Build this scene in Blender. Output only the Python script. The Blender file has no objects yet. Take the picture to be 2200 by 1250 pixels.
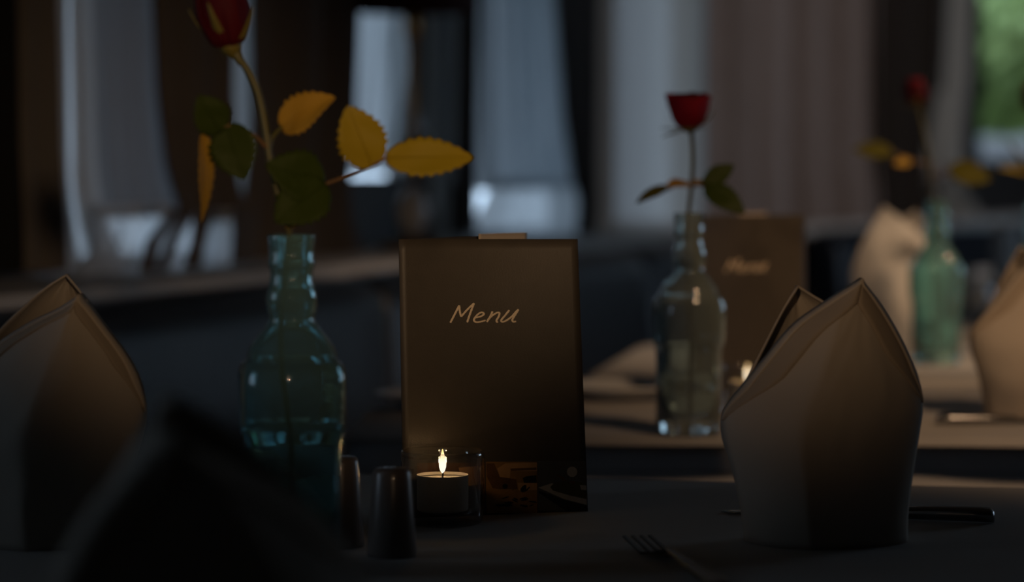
import bpy, bmesh, math, random
from mathutils import Vector, Matrix, noise

random.seed(7)
S = bpy.context.scene
COL = S.collection

# ------------------------------------------------------------------ camera
W_PX, H_PX, FPX = 2200.0, 1250.0, 5500.0
TABLE_Z = 0.75
CAM_Z = TABLE_Z + 0.261
HORIZON = 370.0
PITCH = math.atan((H_PX / 2 - HORIZON) / FPX)
cam_d = bpy.data.cameras.new('camera')
cam_d.sensor_width = 36.0
cam_d.lens = FPX * 36.0 / W_PX
cam_d.dof.use_dof = True
cam_d.dof.focus_distance = 1.92
cam_d.dof.aperture_fstop = 3.5
cam_d.dof.aperture_blades = 0
cam = bpy.data.objects.new('camera', cam_d)
cam.location = (0, 0, CAM_Z)
cam.rotation_euler = (math.pi / 2 - PITCH, 0, 0)
COL.objects.link(cam)
S.camera = cam

# ------------------------------------------------------------------ sky, exposure
world = bpy.data.worlds.new('sky'); S.world = world
world.use_nodes = True
bg = world.node_tree.nodes['Background']
bg.inputs['Color'].default_value = (0.64, 0.86, 1.12, 1)
bg.inputs['Strength'].default_value = 1.9
S.view_settings.view_transform = 'Standard'
S.view_settings.look = 'None'
S.view_settings.gamma = 1.0
S.view_settings.use_curve_mapping = False
S.view_settings.exposure = 0.0
S.cycles.max_bounces = 14
S.cycles.transmission_bounces = 14
S.cycles.transparent_max_bounces = 12
S.cycles.diffuse_bounces = 4
S.cycles.sample_clamp_indirect = 4.0
S.cycles.caustics_refractive = False
S.cycles.caustics_reflective = False


def spot(name, loc, target, energy, color, size_deg, blend, radius=0.08):
    d = bpy.data.lights.new(name, 'SPOT')
    d.energy = energy; d.color = color; d.spot_size = math.radians(size_deg); d.spot_blend = blend
    d.shadow_soft_size = radius
    o = bpy.data.objects.new(name, d)
    o.location = loc
    o.rotation_euler = (Vector(target) - Vector(loc)).to_track_quat('-Z', 'Y').to_euler()
    COL.objects.link(o)
    return o


# added warm spots: cones behind the camera fade towards the table, fills further back
spot('front_fill_spot', (0.45, -1.0, 1.36), (-0.30, 2.6, 1.035), 92, (1.0, 0.65, 0.36), 13.2, 1.0, 0.04)
spot('front_fill_spot', (-0.75, -1.0, 1.36), (0.42, 2.6, 1.05), 70, (1.0, 0.64, 0.35), 13.2, 1.0, 0.04)
spot('back_fill_spot', (1.2, 0.8, 2.45), (0.72, 2.80, 0.82), 95, (1.0, 0.62, 0.34), 36, 0.9, 0.10)  # added fill on the tan napkin and the second table
spot('back_fill_spot', (2.3, 2.7, 2.45), (0.62, 3.75, 0.85), 150, (1.0, 0.68, 0.42), 26, 0.9, 0.10)  # added fill on the white napkin
spot('back_fill_spot', (2.6, 4.6, 2.45), (1.35, 7.6, 1.0), 60, (1.0, 0.84, 0.74), 75, 1.0, 0.12)  # added fill on the far curtains

# ------------------------------------------------------------------ maths helpers
CAM = Vector((0, 0, CAM_Z))
FW = Vector((0, math.cos(PITCH), -math.sin(PITCH)))
UP = Vector((0, math.sin(PITCH), math.cos(PITCH)))


def ray(px, py):
    return FW + Vector((1, 0, 0)) * ((px - W_PX / 2) / FPX) + UP * ((H_PX / 2 - py) / FPX)


def P(px, py, D):
    r = ray(px, py)
    return CAM + r * (D / r.y)


def T(px, py, z=TABLE_Z):
    r = ray(px, py)
    return CAM + r * ((z - CAM_Z) / r.z)


def YT(D, z=TABLE_Z):
    """pixel row of the table plane at depth D"""
    return HORIZON + FPX * (CAM_Z - z) / D


# wall frames: A runs along the left, B is the bay that turns further to the right
DA = Vector((0.312, 0.950, 0)).normalized(); NA = Vector((-DA.y, DA.x, 0))
DB = Vector((0.530, 0.848, 0)).normalized(); NB = Vector((-DB.y, DB.x, 0))
VA, VB = 1.75, 3.193
SILL_Z = TABLE_Z + 0.12
OA = NA * VA
OB = Vector((0.235, 6.4, 0)); OB = OB + NB * (VB - OB.dot(NB))


def on_wall(px, py, N, v):
    r = ray(px, py)
    k = (v - CAM.dot(N)) / r.dot(N)
    return CAM + r * k


def lerp(a, b, t):
    return a + (b - a) * t


def interp(pts, x):
    if x <= pts[0][0]:
        return pts[0][1]
    for (x0, y0), (x1, y1) in zip(pts, pts[1:]):
        if x <= x1:
            return lerp(y0, y1, (x - x0) / (x1 - x0) if x1 > x0 else 0)
    return pts[-1][1]


def smooth_path(pts, n):
    """Catmull-Rom resample of a list of Vectors"""
    out = []
    m = len(pts)
    for i in range(n):
        f = i / (n - 1) * (m - 1)
        k = min(int(f), m - 2); t = f - k
        p0 = pts[max(k - 1, 0)]; p1 = pts[k]; p2 = pts[k + 1]; p3 = pts[min(k + 2, m - 1)]
        out.append(0.5 * ((2 * p1) + (p2 - p0) * t + (2 * p0 - 5 * p1 + 4 * p2 - p3) * t * t
                          + (3 * p1 - p0 - 3 * p2 + p3) * t ** 3))
    return out


def arc_path(pts, n):
    """arc-length resample of a smoothed path"""
    d = smooth_path(pts, 160)
    L = [0.0]
    for a, b in zip(d, d[1:]):
        L.append(L[-1] + (b - a).length)
    out = []
    j = 0
    for i in range(n):
        s = L[-1] * i / (n - 1)
        while j < len(L) - 2 and L[j + 1] < s:
            j += 1
        t = (s - L[j]) / max(L[j + 1] - L[j], 1e-9)
        out.append(d[j].lerp(d[j + 1], min(max(t, 0), 1)))
    return out


# ------------------------------------------------------------------ materials
MATS = {}


def nodes(name):
    m = bpy.data.materials.new(name); m.use_nodes = True
    MATS[name] = m
    return m, m.node_tree, m.node_tree.nodes['Principled BSDF']


def noise_tex(nt, scale, detail=3.0, stretch=(1, 1, 1), coord='Object'):
    tc = nt.nodes.new('ShaderNodeTexCoord'); mp = nt.nodes.new('ShaderNodeMapping')
    mp.inputs['Scale'].default_value = stretch
    nz = nt.nodes.new('ShaderNodeTexNoise')
    nz.inputs['Scale'].default_value = scale; nz.inputs['Detail'].default_value = detail
    nt.links.new(tc.outputs[coord], mp.inputs[0]); nt.links.new(mp.outputs[0], nz.inputs['Vector'])
    return nz


def mat(name, c1, c2=None, rough=0.6, scale=20, stretch=(1, 1, 1), bump=0.0, bscale=200, spec=0.5, sheen=0.0,
        metallic=0.0, coat=0.0):
    m, nt, b = nodes(name)
    b.inputs['Roughness'].default_value = rough
    b.inputs['Metallic'].default_value = metallic
    b.inputs['Specular IOR Level'].default_value = spec
    b.inputs['Sheen Weight'].default_value = sheen
    b.inputs['Coat Weight'].default_value = coat
    c2 = c2 or tuple(x * 0.85 for x in c1)
    nz = noise_tex(nt, scale, 4, stretch)
    cr = nt.nodes.new('ShaderNodeValToRGB')
    cr.color_ramp.elements[0].position = 0.3; cr.color_ramp.elements[1].position = 0.7
    cr.color_ramp.elements[0].color = (*c1, 1); cr.color_ramp.elements[1].color = (*c2, 1)
    nt.links.new(nz.outputs['Fac'], cr.inputs[0]); nt.links.new(cr.outputs[0], b.inputs['Base Color'])
    if bump:
        nb = noise_tex(nt, bscale, 3)
        bp = nt.nodes.new('ShaderNodeBump'); bp.inputs['Strength'].default_value = bump
        bp.inputs['Distance'].default_value = 0.002
        nt.links.new(nb.outputs['Fac'], bp.inputs['Height']); nt.links.new(bp.outputs[0], b.inputs['Normal'])
    return m


def fabric(name, c1, c2, weave=900, rough=0.9, bump=0.25, trans=0.0):
    """woven cloth: two crossed wave bands for the thread relief, optional translucency"""
    m, nt, b = nodes(name)
    b.inputs['Roughness'].default_value = rough
    b.inputs['Specular IOR Level'].default_value = 0.15
    nz = noise_tex(nt, 14, 4)
    cr = nt.nodes.new('ShaderNodeValToRGB')
    cr.color_ramp.elements[0].color = (*c1, 1); cr.color_ramp.elements[1].color = (*c2, 1)
    nt.links.new(nz.outputs['Fac'], cr.inputs[0]); nt.links.new(cr.outputs[0], b.inputs['Base Color'])
    tc = nt.nodes.new('ShaderNodeTexCoord')
    hs = []
    for ax in ('X', 'Z'):
        w = nt.nodes.new('ShaderNodeTexWave'); w.bands_direction = ax
        w.inputs['Scale'].default_value = weave / 6.28; w.inputs['Distortion'].default_value = 1.5
        w.inputs['Detail'].default_value = 1.0
        nt.links.new(tc.outputs['Object'], w.inputs['Vector']); hs.append(w)
    mx = nt.nodes.new('ShaderNodeMath'); mx.operation = 'ADD'
    nt.links.new(hs[0].outputs['Fac'], mx.inputs[0]); nt.links.new(hs[1].outputs['Fac'], mx.inputs[1])
    bp = nt.nodes.new('ShaderNodeBump'); bp.inputs['Strength'].default_value = bump
    bp.inputs['Distance'].default_value = 0.0006
    nt.links.new(mx.outputs[0], bp.inputs['Height']); nt.links.new(bp.outputs[0], b.inputs['Normal'])
    if trans > 0:
        tr = nt.nodes.new('ShaderNodeBsdfTranslucent'); mixs = nt.nodes.new('ShaderNodeMixShader')
        mixs.inputs[0].default_value = trans
        out = nt.nodes['Material Output']
        nt.links.new(cr.outputs[0], tr.inputs['Color'])
        nt.links.new(b.outputs[0], mixs.inputs[1]); nt.links.new(tr.outputs[0], mixs.inputs[2])
        nt.links.new(mixs.outputs[0], out.inputs['Surface'])
    return m


def glass(name, color, rough=0.0, ior=1.46, body=0.0, body_color=None):
    m, nt, b = nodes(name)
    b.inputs['Base Color'].default_value = (*color, 1)
    b.inputs['Roughness'].default_value = rough
    b.inputs['IOR'].default_value = ior
    b.inputs['Transmission Weight'].default_value = 1.0 - body
    nb = noise_tex(nt, 45, 2)
    bp = nt.nodes.new('ShaderNodeBump'); bp.inputs['Strength'].default_value = 0.12
    bp.inputs['Distance'].default_value = 0.004
    nt.links.new(nb.outputs['Fac'], bp.inputs['Height']); nt.links.new(bp.outputs[0], b.inputs['Normal'])
    return m


def sheer(name, color, trans=0.55, clear=0.10):
    m, nt, b = nodes(name)
    b.inputs['Base Color'].default_value = (*color, 1)
    b.inputs['Roughness'].default_value = 0.9
    b.inputs['Specular IOR Level'].default_value = 0.1
    nz = noise_tex(nt, 60, 2, (1, 1, 0.03))
    cr = nt.nodes.new('ShaderNodeValToRGB')
    cr.color_ramp.elements[0].color = (*[c * 0.8 for c in color], 1); cr.color_ramp.elements[1].color = (*color, 1)
    nt.links.new(nz.outputs['Fac'], cr.inputs[0]); nt.links.new(cr.outputs[0], b.inputs['Base Color'])
    tr = nt.nodes.new('ShaderNodeBsdfTranslucent')
    nt.links.new(cr.outputs[0], tr.inputs['Color'])
    tp = nt.nodes.new('ShaderNodeBsdfTransparent')
    m1 = nt.nodes.new('ShaderNodeMixShader'); m1.inputs[0].default_value = trans
    m2 = nt.nodes.new('ShaderNodeMixShader'); m2.inputs[0].default_value = clear
    nt.links.new(b.outputs[0], m1.inputs[1]); nt.links.new(tr.outputs[0], m1.inputs[2])
    nt.links.new(m1.outputs[0], m2.inputs[1]); nt.links.new(tp.outputs[0], m2.inputs[2])
    nt.links.new(m2.outputs[0], nt.nodes['Material Output'].inputs['Surface'])
    return m


def emis(name, color, strength):
    m, nt, b = nodes(name)
    b.inputs['Base Color'].default_value = (0, 0, 0, 1)
    tc = nt.nodes.new('ShaderNodeTexCoord'); sp = nt.nodes.new('ShaderNodeSeparateXYZ')
    cr = nt.nodes.new('ShaderNodeValToRGB')
    cr.color_ramp.elements[0].color = (*color, 1); cr.color_ramp.elements[1].color = (1.0, 0.55, 0.12, 1)
    cr.color_ramp.elements[0].position = 0.45; cr.color_ramp.elements[1].position = 1.0
    nt.links.new(tc.outputs['Generated'], sp.inputs[0]); nt.links.new(sp.outputs['Z'], cr.inputs[0])
    nt.links.new(cr.outputs[0], b.inputs['Emission Color'])
    b.inputs['Emission Strength'].default_value = strength
    return m


mat('plaster', (0.42, 0.40, 0.37), (0.36, 0.34, 0.31), 0.9, 6, bump=0.2)
mat('ceiling_paint', (0.40, 0.36, 0.31), (0.35, 0.31, 0.27), 0.95, 3)
mat('floor_wood', (0.07, 0.045, 0.03), (0.045, 0.028, 0.018), 0.5, 8, (1, 8, 1))
mat('sill_wood', (0.52, 0.49, 0.46), (0.44, 0.41, 0.38), 0.55, 10, (6, 1, 6))
mat('frame_dark', (0.035, 0.034, 0.035), (0.025, 0.024, 0.025), 0.45, 12)
mat('leather', (0.010, 0.014, 0.023), (0.008, 0.011, 0.018), 0.36, 40, bump=0.3, bscale=350, spec=0.32)
mat('apron_grey', (0.46, 0.46, 0.48), None, 0.6)
mat('plinth', (0.02, 0.018, 0.016), None, 0.7)
fabric('drape_dark', (0.105, 0.092, 0.086), (0.078, 0.068, 0.064), 700)
fabric('drape_deep', (0.045, 0.036, 0.030), (0.032, 0.026, 0.023), 700)
fabric('drape_brown', (0.125, 0.115, 0.11), (0.10, 0.092, 0.088), 700)
fabric('pier_shade', (0.012, 0.013, 0.016), (0.009, 0.010, 0.012), 700)  # near-black tone stands in for shade on the wall pier
fabric('drape_taupe', (0.30, 0.25, 0.235), (0.25, 0.205, 0.19), 500)
fabric('drape_ivory', (0.55, 0.54, 0.50), (0.48, 0.47, 0.44), 500, trans=0.25)
sheer('sheer_white', (0.64, 0.70, 0.76), 0.55, 0.05)
sheer('sheer_dim', (0.38, 0.43, 0.49), 0.42, 0.0)
sheer('sheer_bright', (0.84, 0.87, 0.90), 0.66, 0.12)
sheer('sheer_panel', (0.68, 0.65, 0.61), 0.60, 0.05)
fabric('cloth_grey', (0.64, 0.62, 0.60), (0.59, 0.57, 0.55), 3200, bump=0.08)
fabric('cloth_white', (0.46, 0.45, 0.45), (0.40, 0.39, 0.39), 3200, bump=0.08)
fabric('cloth_bright', (0.86, 0.85, 0.83), (0.80, 0.79, 0.77), 3200, bump=0.08)
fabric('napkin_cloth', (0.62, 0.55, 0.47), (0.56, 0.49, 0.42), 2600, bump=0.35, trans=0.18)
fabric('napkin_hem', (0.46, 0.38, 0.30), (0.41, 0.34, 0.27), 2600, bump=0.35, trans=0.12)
fabric('napkin_white', (0.74, 0.72, 0.70), (0.68, 0.66, 0.64), 1800, trans=0.2)
glass('glass_teal', (0.46, 0.84, 0.90), 0.02, body=0.14)
glass('glass_pale', (0.76, 0.90, 0.90), 0.02, body=0.16)
glass('glass_green', (0.46, 0.84, 0.84), 0.02, body=0.14)
m, nt, b = nodes('glass_clear')
_tp = nt.nodes.new('ShaderNodeBsdfTransparent'); _gl = nt.nodes.new('ShaderNodeBsdfGlossy'); _mx = nt.nodes.new('ShaderNodeMixShader')
_lw = nt.nodes.new('ShaderNodeLayerWeight'); _lw.inputs['Blend'].default_value = 0.5
_pw = nt.nodes.new('ShaderNodeMath'); _pw.operation = 'POWER'; _pw.inputs[1].default_value = 2.0
_fr = nt.nodes.new('ShaderNodeMath'); _fr.operation = 'MULTIPLY_ADD'; _fr.inputs[1].default_value = 0.75; _fr.inputs[2].default_value = 0.06
nt.links.new(_lw.outputs['Facing'], _pw.inputs[0]); nt.links.new(_pw.outputs[0], _fr.inputs[0])
_tp.inputs['Color'].default_value = (0.93, 0.93, 0.92, 1)
_gl.inputs['Roughness'].default_value = 0.03
nt.links.new(_fr.outputs[0], _mx.inputs[0]); nt.links.new(_tp.outputs[0], _mx.inputs[1]); nt.links.new(_gl.outputs[0], _mx.inputs[2])
nt.links.new(_mx.outputs[0], nt.nodes['Material Output'].inputs['Surface'])
glass('water', (0.90, 0.97, 0.96), 0.0, 1.33)
m, nt, b = nodes('window_glass')
_tp = nt.nodes.new('ShaderNodeBsdfTransparent'); _gl = nt.nodes.new('ShaderNodeBsdfGlossy'); _mx = nt.nodes.new('ShaderNodeMixShader')
_gl.inputs['Roughness'].default_value = 0.02; _mx.inputs[0].default_value = 0.06
nt.links.new(_tp.outputs[0], _mx.inputs[1]); nt.links.new(_gl.outputs[0], _mx.inputs[2])
nt.links.new(_mx.outputs[0], nt.nodes['Material Output'].inputs['Surface'])
mat('menu_card', (0.082, 0.069, 0.056), (0.074, 0.062, 0.050), 0.5, 60, bump=0.08, bscale=900)
mat('menu_inside', (0.62, 0.52, 0.42), (0.56, 0.47, 0.38), 0.75, 30)
mat('menu_gold', (1.0, 0.84, 0.64), (0.88, 0.70, 0.50), 0.5, 700)
mat('print_gold', (0.418, 0.218, 0.057), (0.304, 0.162, 0.048), 0.4, 120)
mat('print_tan', (0.684, 0.380, 0.171), (0.570, 0.323, 0.133), 0.4, 120)
mat('print_brown', (0.190, 0.085, 0.028), (0.133, 0.057, 0.019), 0.4, 120)
mat('print_black', (0.012, 0.010, 0.008), (0.008, 0.007, 0.006), 0.4, 120)
mat('print_olive', (0.104, 0.091, 0.023), (0.076, 0.067, 0.019), 0.4, 120)
mat('print_white', (0.608, 0.570, 0.532), (0.494, 0.456, 0.437), 0.4, 120)
mat('print_grey', (0.114, 0.110, 0.104), (0.095, 0.091, 0.087), 0.4, 120)
mat('wax', (0.72, 0.66, 0.58), (0.68, 0.62, 0.54), 0.5, 40)
mat('tin', (0.55, 0.53, 0.50), (0.48, 0.46, 0.44), 0.35, 40, metallic=0.4)
mat('wick', (0.02, 0.015, 0.012), None, 0.9)
emis('flame', (1.0, 0.90, 0.70), 1.6)
mat('porcelain', (0.24, 0.20, 0.18), (0.21, 0.175, 0.155), 0.3, 25, coat=0.2)
mat('plate_white', (0.60, 0.63, 0.68), (0.58, 0.59, 0.61), 0.25, 25)
mat('steel_dark', (0.06, 0.06, 0.062), (0.045, 0.045, 0.047), 0.3, 60, metallic=1.0)
mat('steel', (0.35, 0.35, 0.36), (0.28, 0.28, 0.29), 0.25, 60, metallic=1.0)
mat('petal', (0.20, 0.004, 0.016), (0.12, 0.002, 0.009), 0.7, 30, spec=0.15)
mat('petal_dark', (0.062, 0.0015, 0.006), (0.034, 0.001, 0.004), 0.7, 30, spec=0.15)
mat('stem', (0.085, 0.075, 0.018), (0.06, 0.06, 0.012), 0.5, 60)
mat('stem_red', (0.16, 0.085, 0.04), (0.12, 0.07, 0.03), 0.5, 60)
mat('sepal', (0.13, 0.10, 0.014), (0.08, 0.075, 0.012), 0.55, 60)


def leaf_mat(name, c1, c2, tr):
    m = fabric(name, c1, c2, 300, 0.5, 0.05, trans=tr)
    return m


leaf_mat('leaf_green', (0.040, 0.060, 0.008), (0.028, 0.045, 0.006), 0.15)
leaf_mat('leaf_olive', (0.13, 0.11, 0.010), (0.09, 0.085, 0.008), 0.3)
leaf_mat('leaf_lit_yellow', (0.42, 0.29, 0.016), (0.29, 0.23, 0.012), 0.35)  # warm light on the leaves is put into this yellow
leaf_mat('leaf_lit_gold', (0.56, 0.34, 0.045), (0.36, 0.21, 0.025), 0.35)  # golden tone carries the warm light as colour
mat('lamp_shade_cloth', (0.05, 0.014, 0.016), (0.04, 0.011, 0.013), 0.9, 40)
mat('brass', (0.45, 0.24, 0.08), (0.38, 0.20, 0.07), 0.35, 40, metallic=0.9)
mat('chair_wood', (0.16, 0.055, 0.022), (0.11, 0.04, 0.016), 0.45, 12, (6, 6, 1))
mat('bush_light', (0.40, 0.50, 0.15), (0.28, 0.40, 0.10), 0.6, 3)
mat('bush_dark', (0.10, 0.22, 0.05), (0.06, 0.15, 0.03), 0.6, 3)
mat('blossom', (0.80, 0.78, 0.78), (0.70, 0.66, 0.66), 0.7, 8)
mat('bark', (0.06, 0.045, 0.03), None, 0.9)
mat('lawn', (0.05, 0.08, 0.03), (0.035, 0.06, 0.02), 0.9, 3)


# ------------------------------------------------------------------ object helpers
def tag(o, label=None, cat=None, group=None, kind=None):
    if label: o['label'] = label
    if cat: o['category'] = cat
    if group: o['group'] = group
    if kind: o['kind'] = kind
    return o


def thing(name, loc, label, cat, group=None):
    o = bpy.data.objects.new(name, None)
    o.empty_display_size = 0.05
    o.location = loc
    COL.objects.link(o)
    tag(o, label, cat, group)
    return o


def base_of(o):
    b = Vector((0, 0, 0))
    while o is not None:
        b = b + Vector(o.location); o = o.parent
    return b


def mk(name, verts, faces, m, parent=None, smooth=True, origin=None, mats=None, fmat=None):
    """world-space vertices -> one mesh object (child keeps the thing's origin)"""
    if parent is not None:
        o0 = base_of(parent); loc = Vector((0, 0, 0))
    else:
        if origin is None:
            n = max(len(verts), 1)
            origin = Vector((sum(v[0] for v in verts) / n, sum(v[1] for v in verts) / n, min(v[2] for v in verts)))
        o0 = Vector(origin); loc = o0
    me = bpy.data.meshes.new(name)
    me.from_pydata([tuple(Vector(v) - o0) for v in verts], [], [tuple(f) for f in faces])
    if mats:
        for k in mats: me.materials.append(MATS[k])
        me.polygons.foreach_set('material_index', fmat)
    else:
        me.materials.append(MATS[m])
    bm = bmesh.new(); bm.from_mesh(me)
    bmesh.ops.recalc_face_normals(bm, faces=bm.faces)
    bm.to_mesh(me); bm.free()
    if smooth:
        me.polygons.foreach_set('use_smooth', [True] * len(me.polygons))
    me.update()
    o = bpy.data.objects.new(name, me)
    o.location = loc
    COL.objects.link(o)
    if parent is not None:
        o.parent = parent
    return o


def solidify(o, t, offset=0.0):
    md = o.modifiers.new('thickness', 'SOLIDIFY'); md.thickness = t; md.offset = offset
    return o


def bevel(o, w, seg=2):
    md = o.modifiers.new('edge', 'BEVEL'); md.width = w; md.segments = seg; md.limit_method = 'ANGLE'
    return o


def subsurf(o, n=1):
    md = o.modifiers.new('round', 'SUBSURF'); md.levels = n; md.render_levels = n
    return o


def box_vf(o, ex, ey, ez):
    """box from a corner and three edge vectors"""
    v = [o + ex * i + ey * j + ez * k for k in (0, 1) for j in (0, 1) for i in (0, 1)]
    f = [(0, 2, 3, 1), (4, 5, 7, 6), (0, 1, 5, 4), (1, 3, 7, 5), (3, 2, 6, 7), (2, 0, 4, 6)]
    return v, f


def join(*vfs):
    V, F = [], []
    for v, f in vfs:
        k = len(V); V += list(v); F += [tuple(i + k for i in q) for q in f]
    return V, F


def grid_vf(rows):
    n = len(rows[0]); V = [p for r in rows for p in r]; F = []
    for i in range(len(rows) - 1):
        for j in range(n - 1):
            F.append((i * n + j, i * n + j + 1, (i + 1) * n + j + 1, (i + 1) * n + j))
    return V, F


def ring_vf(rings, cap0=True, cap1=True, closed=False):
    n = len(rings[0]); V = [p for r in rings for p in r]; F = []
    m = len(rings)
    for i in range(m if closed else m - 1):
        for j in range(n):
            a = i * n; b = ((i + 1) % m) * n; k = (j + 1) % n
            F.append((a + j, a + k, b + k, b + j))
    if not closed:
        if cap0: F.append(tuple(range(n - 1, -1, -1)))
        if cap1: F.append(tuple(range((m - 1) * n, m * n)))
    return V, F


def lathe(c, prof, n=32, cap0=True, cap1=True, closed=False, expo=None, rot=0.0):
    """prof: list of (radius, z) ; expo: optional superellipse exponent per ring"""
    rings = []
    for i, (r, z) in enumerate(prof):
        e = expo[i] if expo else 2.0
        ring = []
        for j in range(n):
            a = 2 * math.pi * j / n
            ca, sa = math.cos(a), math.sin(a)
            k = (abs(ca) ** e + abs(sa) ** e) ** (-1.0 / e)
            x, y = r * k * ca, r * k * sa
            ring.append(Vector((c[0] + x * math.cos(rot) - y * math.sin(rot),
                                c[1] + x * math.sin(rot) + y * math.cos(rot), c[2] + z)))
        rings.append(ring)
    return ring_vf(rings, cap0, cap1, closed)


def tube_vf(pts, radii, n=8):
    rings = []
    m = len(pts)
    prev = None
    for i, p in enumerate(pts):
        d = (pts[min(i + 1, m - 1)] - pts[max(i - 1, 0)]).normalized()
        ref = Vector((0, 1, 0)) if abs(d.y) < 0.9 else Vector((1, 0, 0))
        a = d.cross(ref).normalized(); b = d.cross(a).normalized()
        if prev is not None and a.dot(prev) < 0: a = -a; b = -b
        prev = a
        r = radii[i] if isinstance(radii, (list, tuple)) else radii
        rings.append([p + a * (r * math.cos(t)) + b * (r * math.sin(t)) for t in
                      [2 * math.pi * k / n for k in range(n)]])
    return ring_vf(rings)


def xy(v, z=None):
    return Vector((v[0], v[1], v[2] if z is None else z))


# ================================================================== THE ROOM
def struct(name, vf, m, **k):
    o = mk(name, vf[0], vf[1], m, smooth=False, origin=Vector((0, 0, 0)), **k)
    o['kind'] = 'structure'
    return o


Z = Vector((0, 0, 1))
struct('floor', box_vf(Vector((-6, -3, -0.1)), Vector((12, 0, 0)), Vector((0, 16, 0)), Vector((0, 0, 0.1))), 'floor_wood')
struct('ceiling', box_vf(Vector((-6, -3, 2.6)), Vector((12, 0, 0)), Vector((0, 16, 0)), Vector((0, 0, 0.15))), 'ceiling_paint')
struct('wall_front', box_vf(Vector((-4, -2.7, 0)), Vector((9, 0, 0)), Vector((0, 0.2, 0)), Z * 2.6), 'plaster')
TH = 0.10
UA0, UA1 = -3.4, (OB - OA).dot(DA)
UB1 = 5.2
WIN_TOP = 2.25
# windows along wall A: (u0, u1, rail top)
WIN_A = [(0.80, 1.30, 0.93, 0.03), (3.20, 3.97, 0.885, 0.03), (4.22, 4.82, 1.0, 0.03), (5.00, 5.92, 0.885, 0.03)]
WIN_B = [(0.02, 0.52, 0.885, 0.02), (2.34, 4.6, 1.05, 0.20)]
WIN_R = (5.0, 7.6, 1.0)


def window_wall(name, O, D, N, u0, u1, wins):
    parts = []
    lo = O + D * u0
    parts.append(box_vf(lo, D * (u1 - u0), N * TH, Z * SILL_Z))
    parts.append(box_vf(lo + Z * WIN_TOP, D * (u1 - u0), N * TH, Z * (2.6 - WIN_TOP)))
    edges = [u0] + [e for w in wins for e in w[:2]] + [u1]
    for a, b in zip(edges[0::2], edges[1::2]):
        parts.append(box_vf(O + D * a + Z * SILL_Z, D * (b - a), N * TH, Z * (WIN_TOP - SILL_Z)))
    return struct(name, join(*parts), 'plaster')


window_wall('wall_left', OA, DA, NA, UA0, UA1, WIN_A)
R0 = Vector((5.0, 0, 0)); RY = Vector((0, 1, 0)); RX = Vector((0.2, 0, 0))
struct('wall_right', join(box_vf(R0 + RY * -3, RX, RY * 16, Z * WIN_R[2]), box_vf(R0 + RY * -3 + Z * WIN_TOP, RX, RY * 16, Z * (2.6 - WIN_TOP)),
                          box_vf(R0 + RY * -3 + Z * WIN_R[2], RX, RY * (WIN_R[0] + 3), Z * (WIN_TOP - WIN_R[2])),
                          box_vf(R0 + RY * WIN_R[1] + Z * WIN_R[2], RX, RY * (13 - WIN_R[1]), Z * (WIN_TOP - WIN_R[2]))), 'plaster')
pd = bpy.data.lights.new('window_portal', 'AREA'); pd.shape = 'RECTANGLE'; pd.size = WIN_R[1] - WIN_R[0]; pd.size_y = WIN_TOP - WIN_R[2]
pd.cycles.is_portal = True
po = bpy.data.objects.new('window_portal', pd); po.location = (5.19, (WIN_R[0] + WIN_R[1]) / 2, (WIN_R[2] + WIN_TOP) / 2)
po.rotation_euler = Vector((-1, 0, 0)).to_track_quat('-Z', 'Y').to_euler(); COL.objects.link(po)
w = bpy.data.objects.new('window_7', None); w.location = (5.1, 5.5, 1.0); COL.objects.link(w); w['kind'] = 'structure'
_ys = [WIN_R[0], 6.28, WIN_R[1] - 0.05]
_f = join(*[box_vf(R0 + Vector((0.07, 0, 0)) + RY * y + Z * WIN_R[2], Vector((0.06, 0, 0)), RY * 0.05, Z * (WIN_TOP - WIN_R[2])) for y in _ys])
mk('window_frame', _f[0], _f[1], 'frame_dark', w, smooth=False)
for y0, y1 in zip(_ys, _ys[1:]):
    _f = box_vf(R0 + Vector((0.1, 0, 0)) + RY * (y0 + 0.05) + Z * WIN_R[2], Vector((0.006, 0, 0)), RY * (y1 - y0 - 0.05), Z * (WIN_TOP - WIN_R[2]))
    mk('window_pane', _f[0], _f[1], 'window_glass', w, smooth=False)
window_wall('wall_bay', OB, DB, NB, 0.0, UB1, WIN_B)
endB = OB + DB * UB1
struct('wall_back', box_vf(Vector((endB.x - 0.05, endB.y - 0.02, 0)), Vector((5.2 - endB.x, 0, 0)), Vector((0, 0.2, 0)), Z * 2.6), 'plaster')

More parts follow.
